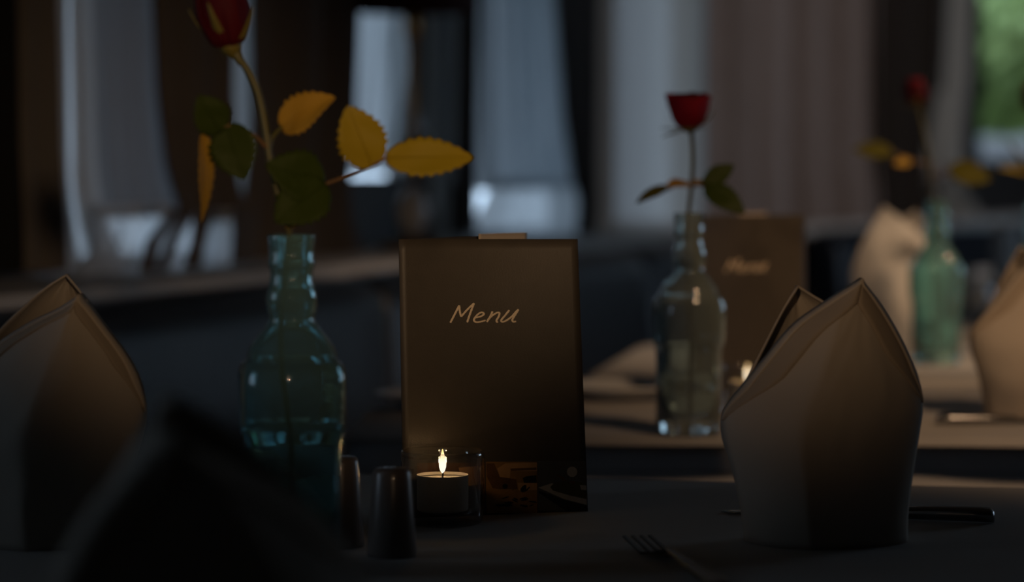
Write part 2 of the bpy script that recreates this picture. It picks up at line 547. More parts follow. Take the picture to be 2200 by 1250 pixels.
wn = 0
for (O, D, N, wins) in ((OA, DA, NA, WIN_A), (OB, DB, NB, WIN_B)):
    for (a, b, rail, t) in wins:
        wn += 1
        w = bpy.data.objects.new('window_%d' % wn, None)
        w.location = O + D * ((a + b) / 2) + Z * SILL_Z
        COL.objects.link(w); w['kind'] = 'structure'
        Of = O + N * 0.02
        fr = join(box_vf(Of + D * a + Z * SILL_Z, D * t, N * 0.04, Z * (WIN_TOP - SILL_Z)),
                  box_vf(Of + D * (b - t) + Z * SILL_Z, D * t, N * 0.04, Z * (WIN_TOP - SILL_Z)),
                  box_vf(Of + D * (a + t) + Z * (WIN_TOP - t), D * (b - a - 2 * t), N * 0.04, Z * t))
        mk('window_frame', fr[0], fr[1], 'frame_dark', w, smooth=False)
        v, f = box_vf(Of + D * (a + t) + Z * SILL_Z, D * (b - a - 2 * t), N * 0.04, Z * (rail - SILL_Z))
        mk('bottom_rail', v, f, 'frame_dark', w, smooth=False)
        v, f = box_vf(Of + D * (a + t) + N * 0.015 + Z * rail, D * (b - a - 2 * t), N * 0.006, Z * (WIN_TOP - t - rail))
        mk('window_pane', v, f, 'window_glass', w, smooth=False)
        # daylight portal
        pd = bpy.data.lights.new('window_portal', 'AREA'); pd.shape = 'RECTANGLE'
        pd.size = b - a; pd.size_y = WIN_TOP - rail
        pd.cycles.is_portal = True
        po = bpy.data.objects.new('window_portal', pd)
        po.location = O + N * 0.09 + D * ((a + b) / 2) + Z * ((rail + WIN_TOP) / 2)
        po.rotation_euler = (-N).to_track_quat('-Z', 'Y').to_euler()
        COL.objects.link(po)

# sill boards: along A and along the bay
BEN_A, BEN_B = 1.373, 2.883


def corner(va, vb):
    """meeting point of the line v=va along A and v=vb along B"""
    # p = NA*va + DA*s ; p.NB = vb
    s = (vb - (NA * va).dot(NB)) / DA.dot(NB)
    return NA * va + DA * s


def board(name, va0, va1, vb0, vb1, z0, z1, m):
    a0 = NA * va0 + DA * UA0; a1 = NA * va1 + DA * UA0
    c0 = corner(va0, vb0); c1 = corner(va1, vb1)
    vv = [a0, c0, c1, a1]
    V = [xy(p, z0) for p in vv] + [xy(p, z1) for p in vv]
    F = [(3, 2, 1, 0), (4, 5, 6, 7), (0, 1, 5, 4), (1, 2, 6, 5), (2, 3, 7, 6), (3, 0, 4, 7)]
    b1 = DB * UB1 + OB
    e0 = b1 + NB * (vb0 - VB); e1 = b1 + NB * (vb1 - VB)
    vv = [c0, e0, e1, c1]
    V2 = [xy(p, z0) for p in vv] + [xy(p, z1) for p in vv]
    return (V, F), (V2, F)


sa, sb = board('sill', BEN_A + 0.10, VA + 0.06, BEN_B + 0.10, VB + 0.06, SILL_Z - 0.035, SILL_Z, 'sill_wood')
bevel(struct('trim_1', sa, 'sill_wood'), 0.006)
bevel(struct('trim_2', sb, 'sill_wood'), 0.006)

# outside ground
struct('ground_outside', box_vf(Vector((-30, -10, -0.7)), Vector((24, 0, 0)), Vector((0, 60, 0)), Z * 0.1), 'lawn')
struct('ground_garden', box_vf(Vector((-6, 13.1, -0.7)), Vector((40, 0, 0)), Vector((0, 37, 0)), Z * 0.1), 'lawn')


# ------------------------------------------------------------------ bench
def cushion(name, O, D, N, u0, u1, prof, m, parent, r=0.03):
    """padded slab: prof = closed list of (v,z); ends pulled in to look stuffed"""
    us = [u0, u0 + 0.008, u0 + r, u0 + 0.15, (u0 + u1) / 2, u1 - 0.15, u1 - r, u1 - 0.008, u1]
    cv = sum(p[0] for p in prof) / len(prof); cz = sum(p[1] for p in prof) / len(prof)
    rings = []
    for i, u in enumerate(us):
        k = {0: 0.72, 8: 0.72, 1: 0.88, 7: 0.88, 2: 0.965, 6: 0.965}.get(i, 1.0)
        rings.append([O + D * u + N * (cv + (v - cv) * k) + Z * (cz + (z - cz) * (0.5 + 0.5 * k) if i in (0, 8, 1, 7, 2, 6) else z)
                      for v, z in prof])
    vf = ring_vf(rings)
    o = mk(name, vf[0], vf[1], m, parent)
    return o


def bench(label, D, N, v0, O0, seams, group=None):
    zt = TABLE_Z + 0.105
    b = thing('banquette_bench', O0 + D * ((seams[0] + seams[-1]) / 2) + N * v0, label, 'bench')
    back = [(v0 - 0.02, 0.44), (v0 - 0.012, 0.6), (v0, zt - 0.05), (v0 + 0.012, zt - 0.018), (v0 + 0.04, zt),
            (v0 + 0.085, zt), (v0 + 0.112, zt - 0.02), (v0 + 0.115, 0.44)]
    seat = [(v0 - 0.46, 0.36), (v0 - 0.475, 0.40), (v0 - 0.46, 0.44), (v0 - 0.42, 0.455), (v0 - 0.03, 0.45),
            (v0 - 0.02, 0.34), (v0 - 0.44, 0.34)]
    for a, c in zip(seams, seams[1:]):
        cushion('backrest_cushion', O0, D, N, a, c, back, 'leather', b)
        cushion('seat_cushion', O0, D, N, a, c, seat, 'leather', b)
    v, f = box_vf(O0 + D * seams[0] + N * (v0 - 0.40), D * (seams[-1] - seams[0]), N * 0.5, Z * 0.335)
    mk('plinth', v, f, 'plinth', b, smooth=False)
    return b


cA = corner(BEN_A, BEN_B)
uc = cA.dot(DA)
bench('long dark leather banquette under the windows, behind the blue bottle', DA, NA, BEN_A, Vector((0, 0, 0)),
      [-0.9, 0.6, 2.1, 3.6, 5.1, uc - 0.01])
O0B = DB * (cA.dot(DB))
bench('far dark leather banquette below the window with the green view', DB, NB, BEN_B, O0B, [0.30, 1.7, 3.2, 4.4])


# ------------------------------------------------------------------ curtains
def curtain(name, label, rows, N, v, m, pleats=6, amp=0.025, wild=0.3, seed=1, top=2.30, bottom=None, cat='curtain', group=None,
            rowsn=26, kick=0.0, zmax=False):
    """rows: (py, pxL, pxR) read on the vertical plane v along the wall"""
    rnd = random.Random(seed)
    D = DA if N is NA else DB
    L, R = [], []
    for py, a, b in rows:
        pa, pb = on_wall(a, py, N, v), on_wall(b, py, N, v)
        L.append((pa.z, pa.dot(D))); R.append((pb.z, pb.dot(D)))
    L.sort(); R.sort()
    z0 = max(SILL_Z + 0.002, min(L[0][0], R[0][0])) if bottom is None else bottom
    if zmax:
        zs = [lerp(z0, max(L[-1][0], R[-1][0]), i / (rowsn - 1)) for i in range(rowsn)]
    else:
        zs = [lerp(z0, 1.40, i / (rowsn - 1)) for i in range(rowsn)] + [1.6, 1.9, top]
    ph = [rnd.uniform(-1, 1) for _ in range(8)]
    n = max(24, pleats * 10)
    out = []
    for z in zs:
        ul, ur = interp(L, z), interp(R, z)
        r = []
        for j in range(n + 1):
            s = j / n
            w = math.sin(2 * math.pi * pleats * s + ph[0] + 0.5 * math.sin(5 * s + ph[1]) + wild * math.sin(3 * z + ph[2]))
            w += 0.35 * math.sin(2 * math.pi * pleats * 1.7 * s + ph[3])
            flare = 1.0 + 0.5 * max(0, (1.05 - z) / 0.2)
            edge = min(1, min(s, 1 - s) * 8 + 0.25)
            r.append(D * lerp(ul, ur, s) + N * (v + amp * w * 0.75 * min(flare, 1.3) * edge - kick * max(0.0, (1.03 - z) / 0.16) ** 1.5) + Z * z)
        out.append(r)
    vf = grid_vf(out)
    o = mk(name, vf[0], vf[1], m)
    if label: tag(o, label, cat, group)
    return o


vc = VA - 0.065
curtain('drape', 'near-black sheet added for the shaded wall pier at the far left edge of the picture', [(0, -130, 30), (580, -120, 36)], NA, vc, 'pier_shade', 7, seed=2)
curtain('drape', 'narrow dark brown curtain beside the near-black sheet on the left', [(0, 30, 108), (580, 36, 118)], NA, vc, 'drape_brown', 3, seed=3)
curtain('sheer_curtain', 'narrow bright blue-white sheer curtain nearest the left napkin', [(0, 104, 186), (400, 108, 196), (480, 112, 215), (590, 120, 260)],
        NA, vc, 'sheer_bright', 3, 0.02, seed=4)
curtain('sheer_curtain', 'wide grey-blue sheer curtain whose hem sweeps right above the left napkin',
        [(0, 184, 330), (200, 188, 340), (350, 190, 358), (430, 192, 385), (462, 192, 400)],
        NA, vc + 0.012, 'sheer_dim', 6, 0.022, seed=5)
curtain('drape', 'dark gathered curtain left of the red rosebud leaves',
        [(0, 332, 498), (200, 342, 496), (350, 360, 500), (430, 384, 512), (470, 400, 520)],
        NA, vc - 0.022, 'drape_dark', 6, 0.018, seed=6)
curtain('sheer_curtain', 'thin strip of pale sheer curtain behind the tall rose stem', [(0, 496, 546), (300, 492, 542), (470, 470, 536), (600, 455, 530)],
        NA, vc + 0.02, 'sheer_bright', 2, 0.012, seed=7)
curtain('drape', 'broad dark brown curtain behind the blue bottle neck',
        [(0, 540, 772), (250, 545, 762), (400, 530, 748), (480, 520, 755), (560, 512, 780)], NA, vc - 0.03, 'drape_dark', 9, 0.022, seed=8)
curtain('sheer_curtain', 'brightest short white sheer curtain left of the sill lamp',
        [(0, 774, 890), (40, 772, 888), (200, 764, 866), (372, 750, 832)], NA, vc + 0.01, 'sheer_bright', 4, 0.012, seed=9,
        bottom=on_wall(790, 372, NA, vc).z)
curtain('drape', 'narrow brown curtain right of the sill lamp', [(0, 984, 1024), (500, 974, 1014)], NA, vc - 0.01, 'drape_brown', 3, 0.012, seed=10)
curtain('sheer_curtain', 'grey-blue sheer curtain above the centre menu with a bright flared hem',
        [(0, 1016, 1196), (300, 1018, 1220), (405, 1024, 1245)], NA, vc, 'sheer_white', 6, 0.024, seed=11)
curtain('drape', 'slim dark curtain curving in beside the pale panel',
        [(0, 1196, 1284), (250, 1216, 1280), (380, 1236, 1276), (440, 1246, 1276), (520, 1240, 1268)], NA, vc - 0.03, 'drape_dark', 3, 0.014, seed=12)
vb = VB - 0.08
curtain('panel_curtain', 'smooth pale grey panel curtain behind the open red rose', [(0, 1284, 1514), (500, 1272, 1512)], NB, vb, 'sheer_panel', 2, 0.008, seed=13)
curtain('drape', 'wide taupe curtain with soft shadows behind the second menu', [(0, 1510, 1886), (500, 1508, 1890)], NB, vb - 0.02, 'drape_taupe', 5, 0.06, seed=14)
curtain('drape', 'dark brown curtain between the taupe curtain and the tied ivory one',
        [(0, 1880, 2034), (300, 1882, 2012), (480, 1886, 1996)], NB, vb - 0.04, 'drape_deep', 5, 0.03, seed=15)
iv = curtain('tied_curtain', 'narrow ivory curtain tied back beside the green window',
             [(0, 2028, 2084), (150, 2020, 2080), (250, 2006, 2068), (330, 1992, 2052), (372, 1990, 2042), (410, 2000, 2066),
              (460, 2020, 2104), (500, 2040, 2114)], NB, vb - 0.06, 'drape_ivory', 4, 0.02, seed=16)
# gathered hem folds that spread over the sill under two of the sheer curtains, light on the flare put into a brighter sheer
def toned_hem(parent, rows, m='sheer_bright', pleats=3, amp=0.012, v=None, seed=1):
    o = curtain('toned_hem', '', rows, NA, v or vc - 0.05, m, pleats, amp, seed=seed, top=None, zmax=True)
    for k in ('label', 'category'):
        if k in o: del o[k]
    mw = o.location - parent.location
    o.parent = parent; o.location = mw


SH = {o['label']: o for o in COL.objects if o.name.startswith('sheer_curtain')}
s1 = SH['wide grey-blue sheer curtain whose hem sweeps right above the left napkin']
toned_hem(s1, [(440, 190, 372), (480, 190, 385), (540, 192, 342), (600, 130, 318)], pleats=3, amp=0.008, seed=31)
toned_hem(s1, [(452, 366, 440), (520, 330, 440), (600, 300, 425)], pleats=3, amp=0.006, seed=32)
toned_hem(s1, [(452, 428, 512), (530, 416, 505), (600, 392, 500)], pleats=2, amp=0.006, seed=33)
s3 = [o for o in COL.objects if o.get('label') == 'dark gathered curtain left of the red rosebud leaves'][0]
for k, rws in enumerate(([(450, 368, 400), (516, 318, 342), (600, 296, 330)], [(450, 400, 420), (516, 363, 382), (600, 325, 350)],
                         [(450, 420, 462), (516, 412, 442), (600, 385, 428)], [(450, 500, 545), (600, 494, 545)])):
    toned_hem(s3, rws, 'drape_dark', 1, 0.004, vc - 0.075, 40 + k)  # dark strips added to stand in for shade between the hem tails
s2 = SH['grey-blue sheer curtain above the centre menu with a bright flared hem']
toned_hem(s2, [(385, 1060, 1225), (430, 1040, 1248), (515, 1000, 1250)], pleats=4, amp=0.010, seed=34, v=vc - 0.02)
# tie band around the ivory curtain
ca, cb = on_wall(1986, 372, NB, vb - 0.06), on_wall(2048, 366, NB, vb - 0.06)
rings = []
for i in range(16):
    a = 2 * math.pi * i / 16
    c = ca.lerp(cb, 0.5 + 0.5 * math.cos(a)) + NB * (-0.045 * math.sin(a))
    rings.append([c + Z * 0.018, c + Z * 0.018 + NB * 0.004, c - Z * 0.018 + NB * 0.004, c - Z * 0.018])
vf = ring_vf(rings, closed=True)
mk('tieback', vf[0], vf[1], 'drape_taupe', iv)

# ------------------------------------------------------------------ lamp standing on the sill
lp = on_wall(886, 505, NA, 1.585); lp.z = SILL_Z
lamp = thing('table_lamp', lp, 'table lamp with stacked glass globes and dark red shade on the windowsill', 'lamp')
zl = CAM_Z + (HORIZON - 26) * lp.y / FPX - SILL_Z      # shade rim height over the sill
vf = lathe(lp, [(0.055, 0), (0.06, 0.004), (0.058, 0.014), (0.02, 0.02), (0.012, 0.028)], 28); mk('base', vf[0], vf[1], 'brass', lamp)


def globe(z, rx, rz, m='glass_clear'):
    prof = [(max(rx * math.sin(math.pi * i / 12), 0.004), z - rz * math.cos(math.pi * i / 12)) for i in range(13)]
    vf = lathe(lp, prof, 24)
    return mk('glass_globe', vf[0], vf[1], m, lamp)


globe(0.072, 0.030, 0.044, 'plate_white'); globe(0.152, 0.018, 0.034); globe(0.222, 0.022, 0.030)
vf = lathe(lp, [(0.007, 0.02), (0.007, 0.25), (0.008, zl - 0.05), (0.014, zl - 0.04), (0.014, zl + 0.02)], 16); mk('stem', vf[0], vf[1], 'brass', lamp)
vf = lathe(lp, [(0.112, zl), (0.075, zl + 0.2), (0.073, zl + 0.2), (0.110, zl)], 36, closed=True); mk('lamp_shade', vf[0], vf[1], 'lamp_shade_cloth', lamp)


# ------------------------------------------------------------------ tables and cloths
def rounded_quad(c, r, n=6):
    out = []
    m = len(c)
    for i in range(m):
        p, q, s = c[i - 1], c[i], c[(i + 1) % m]
        a = (p - q).normalized(); b = (s - q).normalized()
        for k in range(n + 1):
            t = k / n
            p0, p2 = q + a * r, q + b * r
            out.append((p0 * (1 - t) ** 2 + q * 2 * t * (1 - t) + p2 * t * t))
    return out


def densify(poly, step):
    out = []
    for a, b in zip(poly, poly[1:] + poly[:1]):
        k = max(1, int((b - a).length / step))
        out += [a.lerp(b, i / k) for i in range(k)]
    return out


def table(label, corners, cloth_label, cloth_mat, drop=0.24, r=0.05, seed=0, group='dining tables along the bench'):
    c = [Vector((x, y, 0)) for x, y in corners]
    cen = sum(c, Vector()) / 4
    t = thing('dining_table', cen, label, 'table', None)
    top = rounded_quad([cen + (p - cen) * 0.985 for p in c], r)
    zt = TABLE_Z - 0.004
    V = [xy(p, zt - 0.03) for p in top] + [xy(p, zt) for p in top]
    n = len(top)
    F = [tuple(range(n - 1, -1, -1)), tuple(range(n, 2 * n))] + [(i, (i + 1) % n, n + (i + 1) % n, n + i) for i in range(n)]
    mk('tabletop', V, F, 'apron_grey', t, smooth=False)
    ap = [cen + (p - cen) * 0.975 for p in c]
    Va = [xy(p, zt - 0.13) for p in ap] + [xy(p, zt - 0.031) for p in ap]
    Fa = [(3, 2, 1, 0), (4, 5, 6, 7), (0, 1, 5, 4), (1, 2, 6, 5), (2, 3, 7, 6), (3, 0, 4, 7)]
    mk('apron', Va, Fa, 'apron_grey', t, smooth=False)
    for p in c:
        q = cen + (p - cen) * 0.6
        vf = box_vf(q - Vector((0.025, 0.025, 0)), Vector((0.05, 0, 0)), Vector((0, 0.05, 0)), Z * (zt - 0.03))
        mk('leg', vf[0], vf[1], 'chair_wood', t, smooth=False)
    out = densify(rounded_quad(c, r), 0.03)
    n = len(out)
    rings = []
    prof = [(-0.012, 0.0), (-0.004, -0.001), (0.0, -0.004), (0.003, -0.012)]
    kz = 1.0 if drop > 0.01 else 0.2
    for off, dz in prof:
        dz *= kz
        rings.append([xy(p + (p - cen).normalized() * off, TABLE_Z + dz) for p in out])
    for k in range(1, 6):
        f = k / 5
        rr = []
        for i, p in enumerate(out):
            wv = 0.010 * f * math.sin(i * 0.42 + seed) + 0.008 * f * math.sin(i * 0.17 + 2 * seed)
            rr.append(xy(p + (p - cen).normalized() * (0.004 + 0.02 * f + wv), TABLE_Z - 0.012 * kz - drop * f))
        rings.append(rr)
    V, F = ring_vf(rings, cap0=True, cap1=False)
    cl = mk('tablecloth', V, F, cloth_mat)
    tag(cl, cloth_label, 'tablecloth')
    solidify(cl, 0.0012, -1)
    return t


table('near dining table carrying the centre menu and candle', [(-0.66, 0.86), (0.62, 0.66), (0.80, 2.056), (-0.40, 2.268)],
      'dim grey tablecloth on the nearest table, under the centre menu', 'cloth_grey', seed=1)
table('second dining table carrying the clear bottle', [(-0.18, 2.525), (0.78, 2.495), (0.88, 3.10), (-0.075, 3.12)],
      'grey-white tablecloth under the clear bottle and the second menu', 'cloth_white', drop=0.002, seed=2)
table('third dining table carrying the green bottle', [(0.085, 3.24), (1.02, 3.22), (1.12, 3.88), (0.20, 3.92)],
      'grey-white tablecloth under the green bottle, round-cornered beside the bench', 'cloth_white', r=0.10, seed=3)
table('fourth dining table behind the green bottle', [(0.50, 4.25), (1.45, 4.20), (1.55, 4.90), (0.60, 4.95)],
      'white tablecloth on the table behind the green bottle', 'cloth_white', seed=4)
table('farthest dining table near the green window', [(1.06, 5.95), (1.98, 5.90), (2.08, 6.85), (1.25, 6.95)],
      'bright white tablecloth on the farthest table below the green window', 'cloth_bright', seed=5)

# ================================================================== BOTTLES
BOT = [(1230, 84), (1226, 94), (1216, 100), (1180, 102), (1060, 102), (1000, 102), (965, 103), (945, 105), (932, 109), (924, 112), (900, 113), (850, 114),
       (805, 114.5), (790, 112), (781, 107), (775, 101), (770, 97), (760, 95.5), (748, 92), (732, 82), (716, 70), (702, 57), (692, 51),
       (682, 49), (674, 51), (666, 54), (655, 55), (640, 55), (628, 54), (618, 50), (608, 47), (590, 45.5), (580, 46), (575, 48),
       (569, 50.5), (560, 50.5), (554, 48), (535, 48.5), (515, 50), (507, 51), (503, 50)]
BK = 0.3034e-3
BH = 727 * BK


def bottle(label, px, D, m, water=0.0, tilt=0.0):
    c = P(px, YT(D), D); c.z = TABLE_Z
    b = thing('glass_bottle', c, label, 'bottle', None)
    prof, ex = [], []
    for y, hw in BOT:
        prof.append((hw * BK, (1230 - y) * BK))
        ex.append(2.9 if y > 800 else (2.0 if y < 745 else lerp(2.0, 2.9, (y - 745) / 55)))
    inner = []
    for (r, z), e in zip(prof, ex):
        if z < 0.006: continue
        inner.append((max(r - 0.0028, 0.004), z if z > 0.012 else z + 0.004, e))
    allp = prof + [(r, z) for r, z, e in reversed(inner)]
    alle = ex + [e for r, z, e in reversed(inner)]
    vf = lathe(c, allp, 48, expo=alle, rot=math.radians(12))
    mk('bottle_body', vf[0], vf[1], m, b)
    if water > 0:
        wp = [(r - 0.0004, z + 0.0004, e) for r, z, e in inner if z < water]
        wp.append((interp([(z, r) for r, z, e in inner], water) - 0.0004, water, 2.9))
        vf = lathe(c, [(r, z) for r, z, e in wp], 48, expo=[e for r, z, e in wp], rot=math.radians(12))
        mk('water', vf[0], vf[1], 'water', b)
    return c


B1 = bottle('tall blue-teal glass bottle vase left of the centre menu', 629, 1.669, 'glass_teal', 0.098)
B2 = bottle('pale clear glass bottle vase holding the open red rose', 1479, 2.545, 'glass_pale', 0.062)
B3 = bottle('green-tinted glass bottle vase right of the right napkin', 2010, 3.49, 'glass_green', 0.06)
B4 = bottle('glass bottle vase cut by the right picture edge', 2224, 3.62, 'glass_green', 0.06)


# ================================================================== ROSES
def leaf(parent, base, tip, width, m, n_hint=Vector((0, -1, 0.15)), cup=0.15, bend=0.1, twist=0.0, teeth=9, seed=0):
    rnd = random.Random(seed)
    ax = tip - base; L = ax.length; ax.normalize()
    nrm = n_hint - ax * n_hint.dot(ax); nrm.normalize()
    side = ax.cross(nrm).normalized()
    NU, NV = 18, 4
    rows = []
    for i in range(NU + 1):
        t = i / NU
        w = width * 0.5 * (math.sin(math.pi * min(t * 0.97 + 0.03, 1) ** 0.82) ** 0.75) * (1 if t < 0.98 else 0.5)
        w *= 1.0 + 0.09 * (1 if i % 2 else -1) * (0.2 < t < 0.95)
        c = base + ax * (L * t) + nrm * (-bend * L * (t * t) + 0.3 * bend * L * math.sin(math.pi * t))
        tw = twist * (t - 0.3)
        sd = side * math.cos(tw) + nrm * math.sin(tw); nn = nrm * math.cos(tw) - side * math.sin(tw)
        r = []
        for j in range(-NV, NV + 1):
            s = j / NV
            r.append(c + sd * (w * s) + nn * (cup * w * (abs(s) ** 1.5) + 0.04 * w * math.sin(9 * t + 3 * s + seed)))
        rows.append(r)
    vf = grid_vf(rows)
    o = mk('leaf', vf[0], vf[1], m, parent)
    solidify(o, 0.0006, 0)
    # midrib
    mid = [r[NV] - nrm * -0.0006 for r in rows]
    vf = tube_vf(mid, [max(0.0009 * (1 - i / len(mid)), 0.0003) for i in range(len(mid))], 5)
    mk('midrib', vf[0], vf[1], m, o)
    return o


def rose_head(parent, base, axis, R, H, openness, m_out, m_in, seed=0, sepal_len=0.03, sepal_flare=None):
    rnd = random.Random(seed)
    axis = axis.normalized()
    ref = Vector((0, -1, 0)); e1 = (ref - axis * ref.dot(axis)).normalized(); e2 = axis.cross(e1)

    def petal(k, th0, span, rs, hs, lip):
        NU, NV = 12, 12
        rows = []
        for i in range(NU + 1):
            t = i / NU
            r = []
            for j in range(NV + 1):
                s = j / NV * 2 - 1
                th = th0 + s * span / 2
                env = 1 - 0.22 * abs(s) ** 3
                tt = t * env
                bulb = math.sin(math.pi * min(0.12 + tt * 0.62, 0.9)) ** 0.8
                bulb = lerp(bulb, 0.30 + 0.66 * tt ** 0.75, max(0, openness - 0.2) * 1.2)
                close = lerp(1.0, 0.62 + 0.55 * openness, max(0, (tt - 0.45) / 0.55))
                rad = R * rs * bulb * close + R * lip * max(0, tt - 0.75) ** 2 * 6
                rad += 0.03 * R * math.sin(3 * s + 5 * t + k) + 0.10 * R * rs * (s * 0.5 + 0.5) * (0.4 + 0.6 * t)
                if t == 0: rad = R * 0.12
                z = H * hs * tt
                r.append(base + axis * z + (e1 * math.cos(th) + e2 * math.sin(th)) * rad)
            rows.append(r)
        vf = grid_vf(rows)
        o = mk('petal', vf[0], vf[1], m_out if rs > 0.8 else m_in, parent)
        solidify(o, 0.0008, 0)

    for k in range(4): petal(k, 0.6 + k * math.pi / 2 + seed, 2.3, 0.92 + 0.04 * (k % 2), 0.90 + 0.06 * (k % 3), 0.25 * openness + (0.2 if k % 2 else 0.05))
    for k in range(4): petal(k + 5, 1.3 + k * math.pi / 2 + seed, 2.2, 0.70, 1.0, 0.1 * openness)
    for k in range(3): petal(k + 10, 0.2 + k * 2.1 + seed, 2.6, 0.42, 1.02, 0.0)
    # calyx cup
    rings = []
    for i in range(7):
        t = i / 6
        rr = R * (0.10 + 0.30 * math.sin(math.pi * min(t, 0.9) * 0.6))
        c = base + axis * (H * (-0.13 + 0.20 * t))
        rings.append([c + (e1 * math.cos(a) + e2 * math.sin(a)) * rr for a in [2 * math.pi * q / 12 for q in range(12)]])
    vf = ring_vf(rings); mk('calyx', vf[0], vf[1], 'sepal', parent)
    for k in range(5):
        th = seed + k * 2 * math.pi / 5
        rd = e1 * math.cos(th) + e2 * math.sin(th)
        fl = sepal_flare[k] if sepal_flare else 0.5
        rows = []
        for i in range(9):
            t = i / 8
            lf = sepal_len * t
            c = base + rd * (R * 0.36 * min(1, t * 4)) + axis * (lf * (1 - fl)) + rd * (lf * fl) + rd * (R * 0.55 * math.sin(math.pi * t * 0.5) * max(0, 1 - fl))
            tang = axis.cross(rd).normalized()
            w = 0.0042 * (1 - t) ** 0.7 * (R / 0.018) + 0.0003
            rows.append([c - tang * w, c + rd * 0.0008, c + tang * w])
        vf = grid_vf(rows); o = mk('sepal', vf[0], vf[1], 'sepal', parent); solidify(o, 0.0007, 0)


def stem_part(parent, pts, r0, r1, m='stem', name='stem', n=40):
    pp = smooth_path(pts, n)
    vf = tube_vf(pp, [lerp(r0, r1, i / (n - 1)) for i in range(n)], 8)
    return mk(name, vf[0], vf[1], m, parent)


# --- rose 1 in the blue bottle (depth ~1.67)
D1 = 1.669
q = lambda x, y, dd=0.0: P(x, y, D1 + dd)
r1 = thing('rose', B1 + Vector((0, 0, 0.008)), 'long-stemmed dark red rosebud with warm-lit yellow leaves in the blue bottle', 'rose')
foot = P(634, 1196, D1)
stem_part(r1, [foot, q(628, 1080), q(622, 930), q(606, 790, 0.004), q(604, 680, 0.004), q(612, 590, 0.003), q(621, 512, 0.002), q(618, 478), q(598, 420),
               q(580, 345), q(571, 280), q(556, 205), q(535, 155), q(508, 118)], 0.0019, 0.0026)
stem_part(r1, [q(520, 138), q(508, 118), q(496, 98)], 0.0026, 0.005, name='stem_neck', n=8)
rose_head(r1, q(497, 104), Vector((-0.22, -0.10, 1)), 0.0185, 0.052, 0.12, 'petal_dark', 'petal', 2.2, 0.036, [0.05, 0.95, 0.15, 0.1, 0.35])
# side branches and leaves
stem_part(r1, [q(577, 322), q(548, 292, -.006), q(510, 272, -.012), q(478, 272, -.016), q(448, 290, -.018)], 0.0014, 0.0010, 'stem_red', 'leaf_stalk', 16)
stem_part(r1, [q(578, 325), q(584, 298, .004), q(600, 278, .008), q(612, 268, .010)], 0.0017, 0.0012, 'stem', 'leaf_stalk', 12)
stem_part(r1, [q(590, 420), q(640, 418, .012), q(692, 398, .012), q(760, 372, .006), q(808, 350, 0), q(834, 338, 0)], 0.0014, 0.0010, 'stem_red', 'leaf_stalk', 24)
leaf(r1, q(474, 284, -.016), q(428, 206, -.03), 0.0245, 'leaf_green', Vector((0.25, -1, 0.1)), 0.12, 0.06, seed=1)
leaf(r1, q(486, 268, -.014), q(524, 386, -.022), 0.0310, 'leaf_green', Vector((-0.1, -1, 0.2)), 0.10, 0.05, seed=2)
leaf(r1, q(436, 288, -.018), q(440, 478, -.012), 0.0200, 'leaf_lit_gold', Vector((0.92, -0.45, 0.0)), 0.25, 0.05, 0.3, seed=3)
leaf(r1, q(604, 274, .009), q(714, 206, -.004), 0.0265, 'leaf_lit_gold', Vector((-0.2, -1.0, 0.35)), 0.30, 0.10, 0.5, seed=4)
leaf(r1, q(800, 358, .0), q(748, 228, -.010), 0.0325, 'leaf_lit_yellow', Vector((0.1, -1, 0.25)), 0.10, 0.06, seed=5)
leaf(r1, q(830, 340, .0), q(1018, 336, .006), 0.0265, 'leaf_lit_yellow', Vector((0.0, -1, 0.3)), 0.10, 0.05, seed=6)
leaf(r1, q(696, 398, .010), q(578, 352, -.014), 0.0340, 'leaf_green', Vector((-0.2, -1, 0.35)), 0.12, 0.10, seed=7)
leaf(r1, q(698, 394, .006), q(594, 474, -.018), 0.0340, 'leaf_green', Vector((0.0, -1, 0.1)), 0.10, 0.08, seed=8)
leaf(r1, q(640, 470, .002), q(614, 490, -.002), 0.006, 'leaf_lit_gold', Vector((0, -1, 0)), seed=9)

# --- rose 2 (open) in the clear bottle (depth ~2.545)
D2 = 2.545
q = lambda x, y, dd=0.0: P(x, y, D2 + dd)
r2 = thing('rose', B2 + Vector((0, 0, 0.008)), 'open bright red rose standing in the clear bottle', 'rose')
stem_part(r2, [P(1476, 924, D2), q(1480, 850), q(1484, 700), q(1472, 560, 0.002), q(1478, 470), q(1487, 380), q(1488, 320), q(1484, 272)], 0.0021, 0.0024)
rose_head(r2, q(1482, 276), Vector((-0.05, -0.05, 1)), 0.0235, 0.035, 0.7, 'petal', 'petal_dark', 0.4, 0.024, [0.95, 0.3, 0.3, 0.95, 1.25])
stem_part(r2, [q(1485, 392), q(1460, 395, -.01), q(1432, 408, -.016)], 0.0014, 0.001, 'stem_red', 'leaf_stalk', 10)
stem_part(r2, [q(1485, 398), q(1505, 398, -.006), q(1522, 402, -.012)], 0.0014, 0.001, 'stem_red', 'leaf_stalk', 10)
leaf(r2, q(1436, 402, -.016), q(1366, 432, -.020), 0.0170, 'leaf_olive', Vector((0, -0.55, 0.9)), 0.2, 0.08, seed=11)
leaf(r2, q(1482, 396, -.006), q(1432, 396, -.03), 0.0170, 'leaf_lit_gold', Vector((0, -0.6, 0.8)), 0.2, 0.08, seed=12)
leaf(r2, q(1512, 396, -.010), q(1578, 352, .0), 0.0195, 'leaf_green', Vector((0.1, -1, 0.3)), 0.15, 0.08, seed=13)
leaf(r2, q(1515, 402, -.012), q(1600, 452, -.03), 0.0265, 'leaf_green', Vector((0.2, -1, 0.4)), 0.12, 0.12, seed=14)
leaf(r2, q(1492, 392, .0), q(1560, 420, .03), 0.0180, 'leaf_lit_gold', Vector((0.1, -0.6, 0.8)), 0.12, 0.1, seed=15)

